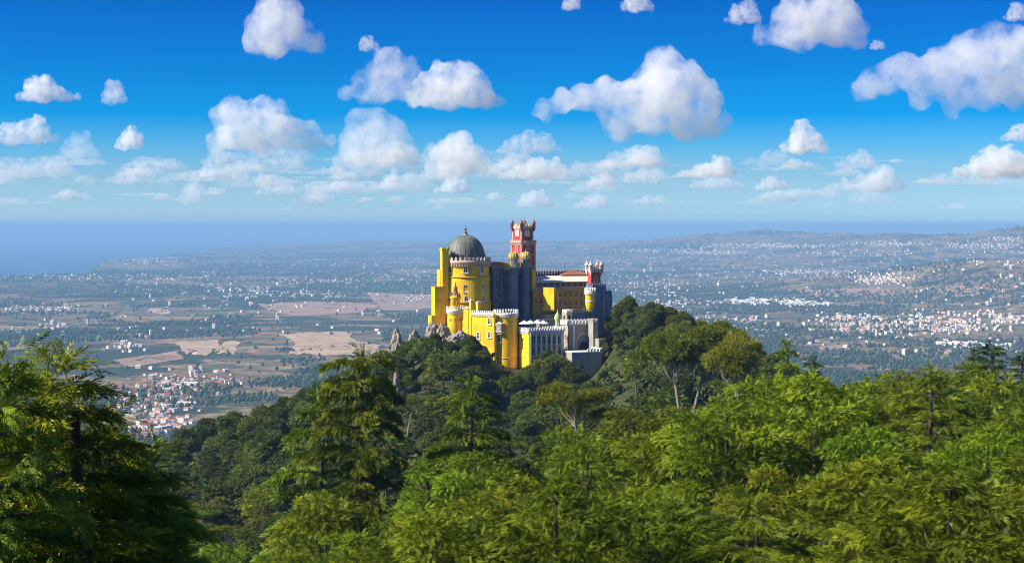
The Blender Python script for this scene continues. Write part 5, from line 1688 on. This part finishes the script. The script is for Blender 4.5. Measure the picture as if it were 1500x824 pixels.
# ------------------------------------------------------------------ woods and hedges of the plain
def plain_trees():
    rng = np.random.default_rng(11)
    n = 150000
    px = rng.random(n) * 1900 - 200; py = 350 + 300 * rng.random(n) ** 1.15
    x, y, z, ok = [], [], [], []
    D = np.exp(rng.random(n) * math.log(26000 / 2300) + math.log(2300))
    D = 2300 + (26000 - 2300) * rng.random(n) ** 1.9
    X_ = (px - 750) / FPX * D
    f = fbm(X_ / 420, D / 420, 4, 31); f2 = fbm(X_ / 1700, D / 1700, 3, 37)
    keep = (f * 0.6 + f2 * 0.4 > 0.553 + 0.025 * np.clip(X_ / 2500, -1, 1)) | (rng.random(n) < 0.025)
    X_, D = X_[keep], D[keep]; z = ground(X_, D)
    # leave the stubble fields and the house plots clear
    pxx = X_ / D * FPX + 750; v = (CAMZ - z) / D; pyy = 329 + v * FPX
    clear = np.zeros(len(X_), bool)
    for a, b, c, d in ((256, 354, 498, 522), (430, 560, 484, 522), (380, 560, 444, 462), (545, 640, 431, 455), (170, 265, 516, 535)):
        clear |= (pxx > a) & (pxx < b) & (pyy > c) & (pyy < d) & (rng.random(len(X_)) < 0.97)
    clear |= (pxx > 165) & (pxx < 345) & (pyy > 543) & (rng.random(len(X_)) < 0.62)
    ok = (z > 5) & ~clear
    X_, D, z = X_[ok], D[ok], z[ok]
    r = (2.6 + 3.2 * rng.random(len(X_))) * (1 + D / 22000)
    h = r * (0.8 + 0.9 * rng.random(len(X_)))
    base = np.array([(math.cos(a), math.sin(a)) for a in np.arange(6) * math.pi / 3])
    j = 0.7 + 0.6 * rng.random((len(X_), 6))
    ring = np.stack([X_[:, None] + base[None, :, 0] * r[:, None] * j, D[:, None] + base[None, :, 1] * r[:, None] * j, np.repeat((z + h * 0.6)[:, None], 6, 1)], -1)
    top = np.stack([X_ + r * 0.25 * rng.normal(size=len(X_)), D, z + h * 1.7], -1)[:, None]
    bot = np.stack([X_, D, z - 1.0], -1)[:, None]
    V = np.concatenate([ring, top, bot], 1).reshape(-1, 3)
    m = len(X_); o_ = (np.arange(m) * 8)[:, None, None]
    F = np.array([(i, (i + 1) % 6, 6) for i in range(6)] + [((i + 1) % 6, i, 7) for i in range(6)])[None] + o_
    print('PLAIN TREES', m)
    return np_mesh('plain_woods', V, F.reshape(-1, 3), M['leaf_far'], tint=np.repeat(rng.random(m), 12))
o = link('plain_woods', plain_trees()); tag(o, 'dark woods and hedges scattered over the far plain', kind='stuff')

# ------------------------------------------------------------------ clouds: closed bodies of vapour high above the plain
def cloud_mat(name, dens, H, g=0.0, lo=0.38, hi=0.66):
    """vapour whose density breaks up in billows, so that edges fray"""
    m, n, l = new_mat(name)
    out = n.new('ShaderNodeOutputMaterial')
    tc = n.new('ShaderNodeTexCoord'); oi = n.new('ShaderNodeObjectInfo')
    ad = n.new('ShaderNodeVectorMath'); ad.operation = 'ADD'
    l.new(tc.outputs['Object'], ad.inputs[0]); l.new(oi.outputs['Location'], ad.inputs[1])
    nz = n.new('ShaderNodeTexNoise'); nz.inputs['Scale'].default_value = 3.2 / H; nz.inputs['Detail'].default_value = 8.0
    nz.inputs['Roughness'].default_value = 0.68
    l.new(ad.outputs[0], nz.inputs['Vector'])
    mr = n.new('ShaderNodeMapRange'); mr.inputs['From Min'].default_value = lo; mr.inputs['From Max'].default_value = hi
    mr.inputs['To Min'].default_value = 0.0; mr.inputs['To Max'].default_value = dens
    l.new(nz.outputs['Fac'], mr.inputs['Value'])
    v = n.new('ShaderNodeVolumeScatter'); v.inputs['Color'].default_value = (1, 1, 1, 1)
    v.inputs['Anisotropy'].default_value = g
    l.new(mr.outputs[0], v.inputs['Density'])
    l.new(v.outputs[0], out.inputs['Volume'])
    m.cycles.volume_step_rate = 0.25
    return m

def ico(level=2):
    import bmesh
    bm = bmesh.new(); bmesh.ops.create_icosphere(bm, subdivisions=level, radius=1.0)
    V = np.array([v.co[:] for v in bm.verts]); F = np.array([[v.index for v in f.verts] for f in bm.faces]); bm.free()
    return V, F
ICO_V, ICO_F = ico()

def cloud(x0, x1, yt, yb, peak=0.5, op=9.0, seed=0, label='', alt=1150.0, lobes=None, fine=True):
    """cumulus with a flat base; op = optical thickness through its height"""
    rng = np.random.default_rng(1000 + seed)
    t_ = -tanof(yb)
    d = min(75000.0, alt / max(t_, 0.004))
    k = d / FPX
    W = (x1 - x0) * k; Hh = (yb - yt) * k
    c = at((x0 + x1) / 2, yb, d)
    L = []
    if lobes:
        for px, py, rx in lobes: L.append(((px - (x0 + x1) / 2) * k, (yb - py) * k, rx * k))
    else:
        n = max(4, int(W / Hh * 3.2))
        for i in range(n):
            t = (i + 0.5) / n
            env = math.exp(-((t - peak) / 0.40) ** 2)
            e = (0.30 + 0.70 * env) * min(1, 0.35 + 3.2 * min(t, 1 - t)) * (0.75 + 0.4 * rng.random())
            r = max(0.16, 0.42 * e) * Hh
            L.append(((t - 0.5) * (W - 1.1 * r), r * 0.75, r))
            z = r * 0.75
            while z + r * 0.9 < e * Hh and len(L) < 80:
                r2 = r * (0.65 + 0.2 * rng.random()); z = z + r * 0.55
                if z + r2 > Hh * 1.02: break
                L.append(((t - 0.5) * (W - 1.1 * r) + rng.normal() * 0.2 * r, z, r2)); r = r2
    Vs = []; Fs = []; nv = 0
    def ball(x, y, z, r):
        nonlocal nv
        Vs.append(ICO_V * r + np.array([x, y, z])); Fs.append(ICO_F + nv); nv += len(ICO_V)
    for (x, z, r) in L:
        ball(x, rng.normal() * 0.25 * r, z, r)
        for q in range(8 if fine else 3):
            dd = sphere_dirs(rng, 1)[0]
            if dd[2] < -0.35: continue
            r2 = r * (0.28 + 0.25 * rng.random())
            ball(x + dd[0] * r * 0.85, dd[1] * r * 0.85, max(0.1 * r, z + dd[2] * r * 0.85), r2)
    V = np.concatenate(Vs); V[:, 2] = np.where(V[:, 2] < 0, V[:, 2] * 0.18, V[:, 2])
    me = np_mesh('cloud_raw', V, np.concatenate(Fs), [])
    o = link('cloud', me)
    rm = o.modifiers.new('r', 'REMESH'); rm.mode = 'VOXEL'; rm.voxel_size = max(Hh / (26.0 if fine else 9.0), W / (120.0 if fine else 36.0))
    vs_ = rm.voxel_size
    for sc_, st in (((0.42, 0.22), (0.17, 0.15), (0.07, 0.08)) if fine else ((0.42, 0.20),)):
        tx_ = bpy.data.textures.new('billow', 'CLOUDS'); tx_.noise_scale = sc_ * Hh; tx_.noise_depth = 2
        dm = o.modifiers.new('d', 'DISPLACE'); dm.texture = tx_; dm.strength = st * Hh; dm.mid_level = 0.45; dm.texture_coords = 'LOCAL'
        if st > 0.1:
            rm = o.modifiers.new('r', 'REMESH'); rm.mode = 'VOXEL'; rm.voxel_size = vs_
    dg = bpy.context.evaluated_depsgraph_get()
    me2 = bpy.data.meshes.new_from_object(o.evaluated_get(dg))
    o.modifiers.clear(); o.data = me2; bpy.data.meshes.remove(me)
    me2.materials.clear(); me2.materials.append(cloud_mat('cloud_vapour', op / Hh * 0.56, Hh))
    me2.name = 'cloud'
    o.location = c
    tag(o, label, 'cloud', 'cumulus clouds over the plain and the sea')
    return o
CLOUDS = [
 # x0, x1, ytop, ybase, peak, thickness, label
 (785, 1070, 76, 204, 0.68, 9, 'largest bright cumulus with a tall peak right of centre'),
 (1248, 1560, 45, 168, 0.75, 6.5, 'broad white cloud at the right edge of the sky'),
 (1095, 1280, -30, 66, 0.6, 6, 'white cloud cut off by the top edge on the right'),
 (348, 482, -18, 76, 0.4, 6, 'pale cloud cut off by the top edge left of centre'),
 (490, 640, 72, 146, 0.5, 3.2, 'thin grey left half of the long cloud above the dome'),
 (590, 745, 92, 156, 0.45, 7, 'white right half of the long cloud above the dome'),
 (22, 122, 110, 148, 0.4, 7, 'small bright cloud high at the left'),
 (146, 187, 118, 151, 0.5, 3.5, 'small faint puff beside the small bright cloud'),
 (-40, 92, 168, 210, 0.55, 7, 'low bright cloud at the left edge'),
 (163, 212, 184, 218, 0.6, 7, 'small bright puff left of centre'),
 (300, 498, 142, 218, 0.35, 6, 'wide cloud left of centre with a lumpy top'),
 (292, 350, 210, 243, 0.5, 3, 'thin tail under the wide lumpy cloud'),
 (475, 622, 156, 250, 0.55, 4.5, 'tall soft cloud left above the dome'),
 (615, 716, 192, 256, 0.45, 6, 'soft cloud directly above the dome'),
 (725, 828, 190, 224, 0.5, 3.2, 'thin grey cloud above the red clock tower'),
 (725, 842, 229, 262, 0.65, 6, 'bright low cloud above the clock tower'),
 (865, 988, 212, 246, 0.6, 3.5, 'thin grey cloud below the largest cumulus'),
 (1138, 1216, 176, 223, 0.6, 8, 'compact bright puff right of the largest cumulus'),
 (990, 1082, 228, 258, 0.75, 6, 'low bright cloud right of the thin grey cloud'),
 (1390, 1530, 214, 258, 0.6, 8, 'low bright cloud at the right edge'),
 (1462, 1540, 180, 206, 0.5, 5, 'small cloud between the two clouds at the right edge'),
 (1205, 1330, 242, 280, 0.75, 5, 'low double cloud right of centre'),
 (1056, 1118, 0, 34, 0.6, 4, 'small ragged cloud near the top edge right of centre'),
 (905, 960, -18, 16, 0.5, 5, 'cloud scrap at the top edge above the largest cumulus'),
 (820, 852, -12, 14, 0.5, 4, 'tiny cloud scrap at the top edge near the centre'),
 (1272, 1298, 54, 72, 0.5, 4, 'tiny puff left of the broad white cloud'),
 (1466, 1510, 4, 30, 0.5, 4, 'tiny cloud in the upper right corner'),
 (523, 556, 52, 74, 0.5, 3, 'tiny grey puff above the long cloud'),
 (554, 590, 246, 276, 0.6, 6, 'small bright puff low left of the dome'),
 (634, 692, 258, 282, 0.6, 6, 'small bright puff low above the dome'),
 (752, 822, 278, 302, 0.4, 5, 'lowest white cloud beside the clock tower'),
 (860, 908, 250, 271, 0.5, 5, 'small low cloud right of the clock tower'),
 (840, 896, 282, 304, 0.6, 4, 'small faint cloud low right of the clock tower'),
 (1105, 1160, 254, 278, 0.4, 5, 'small low cloud below the compact puff'),
 (1220, 1290, 218, 246, 0.5, 3, 'faint cloud above the low double cloud'),
 (75, 150, 190, 238, 0.5, 2.6, 'faint grey cloud behind the small bright puff at the left'),
 (255, 305, 258, 296, 0.7, 4, 'small low cloud in the haze at the left'),
 (60, 110, 228, 258, 0.5, 2.5, 'faint low cloud at the far left'),
]
for i, (x0, x1, yt, yb, pk, op, lab) in enumerate(CLOUDS):
    lobes = None
    if i == 0: lobes = [(800, 162, 14), (826, 150, 17), (855, 143, 19), (885, 140, 22), (915, 150, 30), (945, 150, 40), (975, 130, 42), (973, 108, 30), (975, 95, 19), (1000, 140, 42), (1025, 165, 32), (1050, 182, 20), (905, 176, 26), (950, 180, 24), (1000, 182, 24), (1015, 120, 22)]
    if i == 1: lobes = [(1268, 128, 16), (1300, 116, 24), (1340, 112, 30), (1380, 105, 34), (1425, 90, 40), (1470, 78, 34), (1510, 80, 38), (1550, 95, 40), (1350, 142, 20), (1400, 142, 24), (1440, 138, 28), (1490, 120, 36)]
    cloud(x0, x1, yt, yb, pk, op, i, lab, lobes=lobes)
# bank of little clouds melting together above the horizon
rng_ = np.random.default_rng(77)
for i in range(64):
    left = i % 5 < 2
    px = rng_.uniform(-40, 520) if left else rng_.uniform(420, 1540)
    yb = rng_.uniform(236, 308)
    w = rng_.uniform(50, 150) * (0.5 + (305 - yb) / 80); h = w * rng_.uniform(0.14, 0.30)
    cloud(px - w / 2, px + w / 2, yb - h, yb, rng_.uniform(0.3, 0.7), rng_.uniform(1.6, 4.0), 100 + i, 'small faint cloud in the pale bank above the horizon', alt=1100 + rng_.uniform(-150, 250), fine=False)

for i in range(44):     # long thin veils in the same bank
    px = rng_.uniform(-40, 1540); yb = rng_.uniform(240, 306); w = rng_.uniform(180, 420); h = w * rng_.uniform(0.045, 0.085)
    cloud(px - w / 2, px + w / 2, yb - h, yb, rng_.uniform(0.3, 0.7), rng_.uniform(1.8, 3.6), 200 + i, 'long thin veil of cloud in the pale bank above the horizon', alt=1150 + rng_.uniform(-150, 250), fine=False)

# ------------------------------------------------------------------ haze: the air over the plain and the sea
m, n, l = new_mat('haze')
out = n.new('ShaderNodeOutputMaterial'); v = n.new('ShaderNodeVolumePrincipled')
v.inputs['Color'].default_value = (*HAZE_COLOR, 1); v.inputs['Density'].default_value = HAZE_DENSITY
v.inputs['Density Attribute'].default_value = ''; v.inputs['Temperature Attribute'].default_value = ''
v.inputs['Anisotropy'].default_value = 0.0
l.new(v.outputs[0], out.inputs['Volume'])
m.cycles.homogeneous_volume = True
t = MB(); t.obox((0, 0), (1, 0), (0, 1), 85000, 85000, -14, CAMZ + 40, 0)
o = t.build('haze', m); o['kind'] = 'stuff'; o['label'] = 'pale blue haze over the plain and the sea'
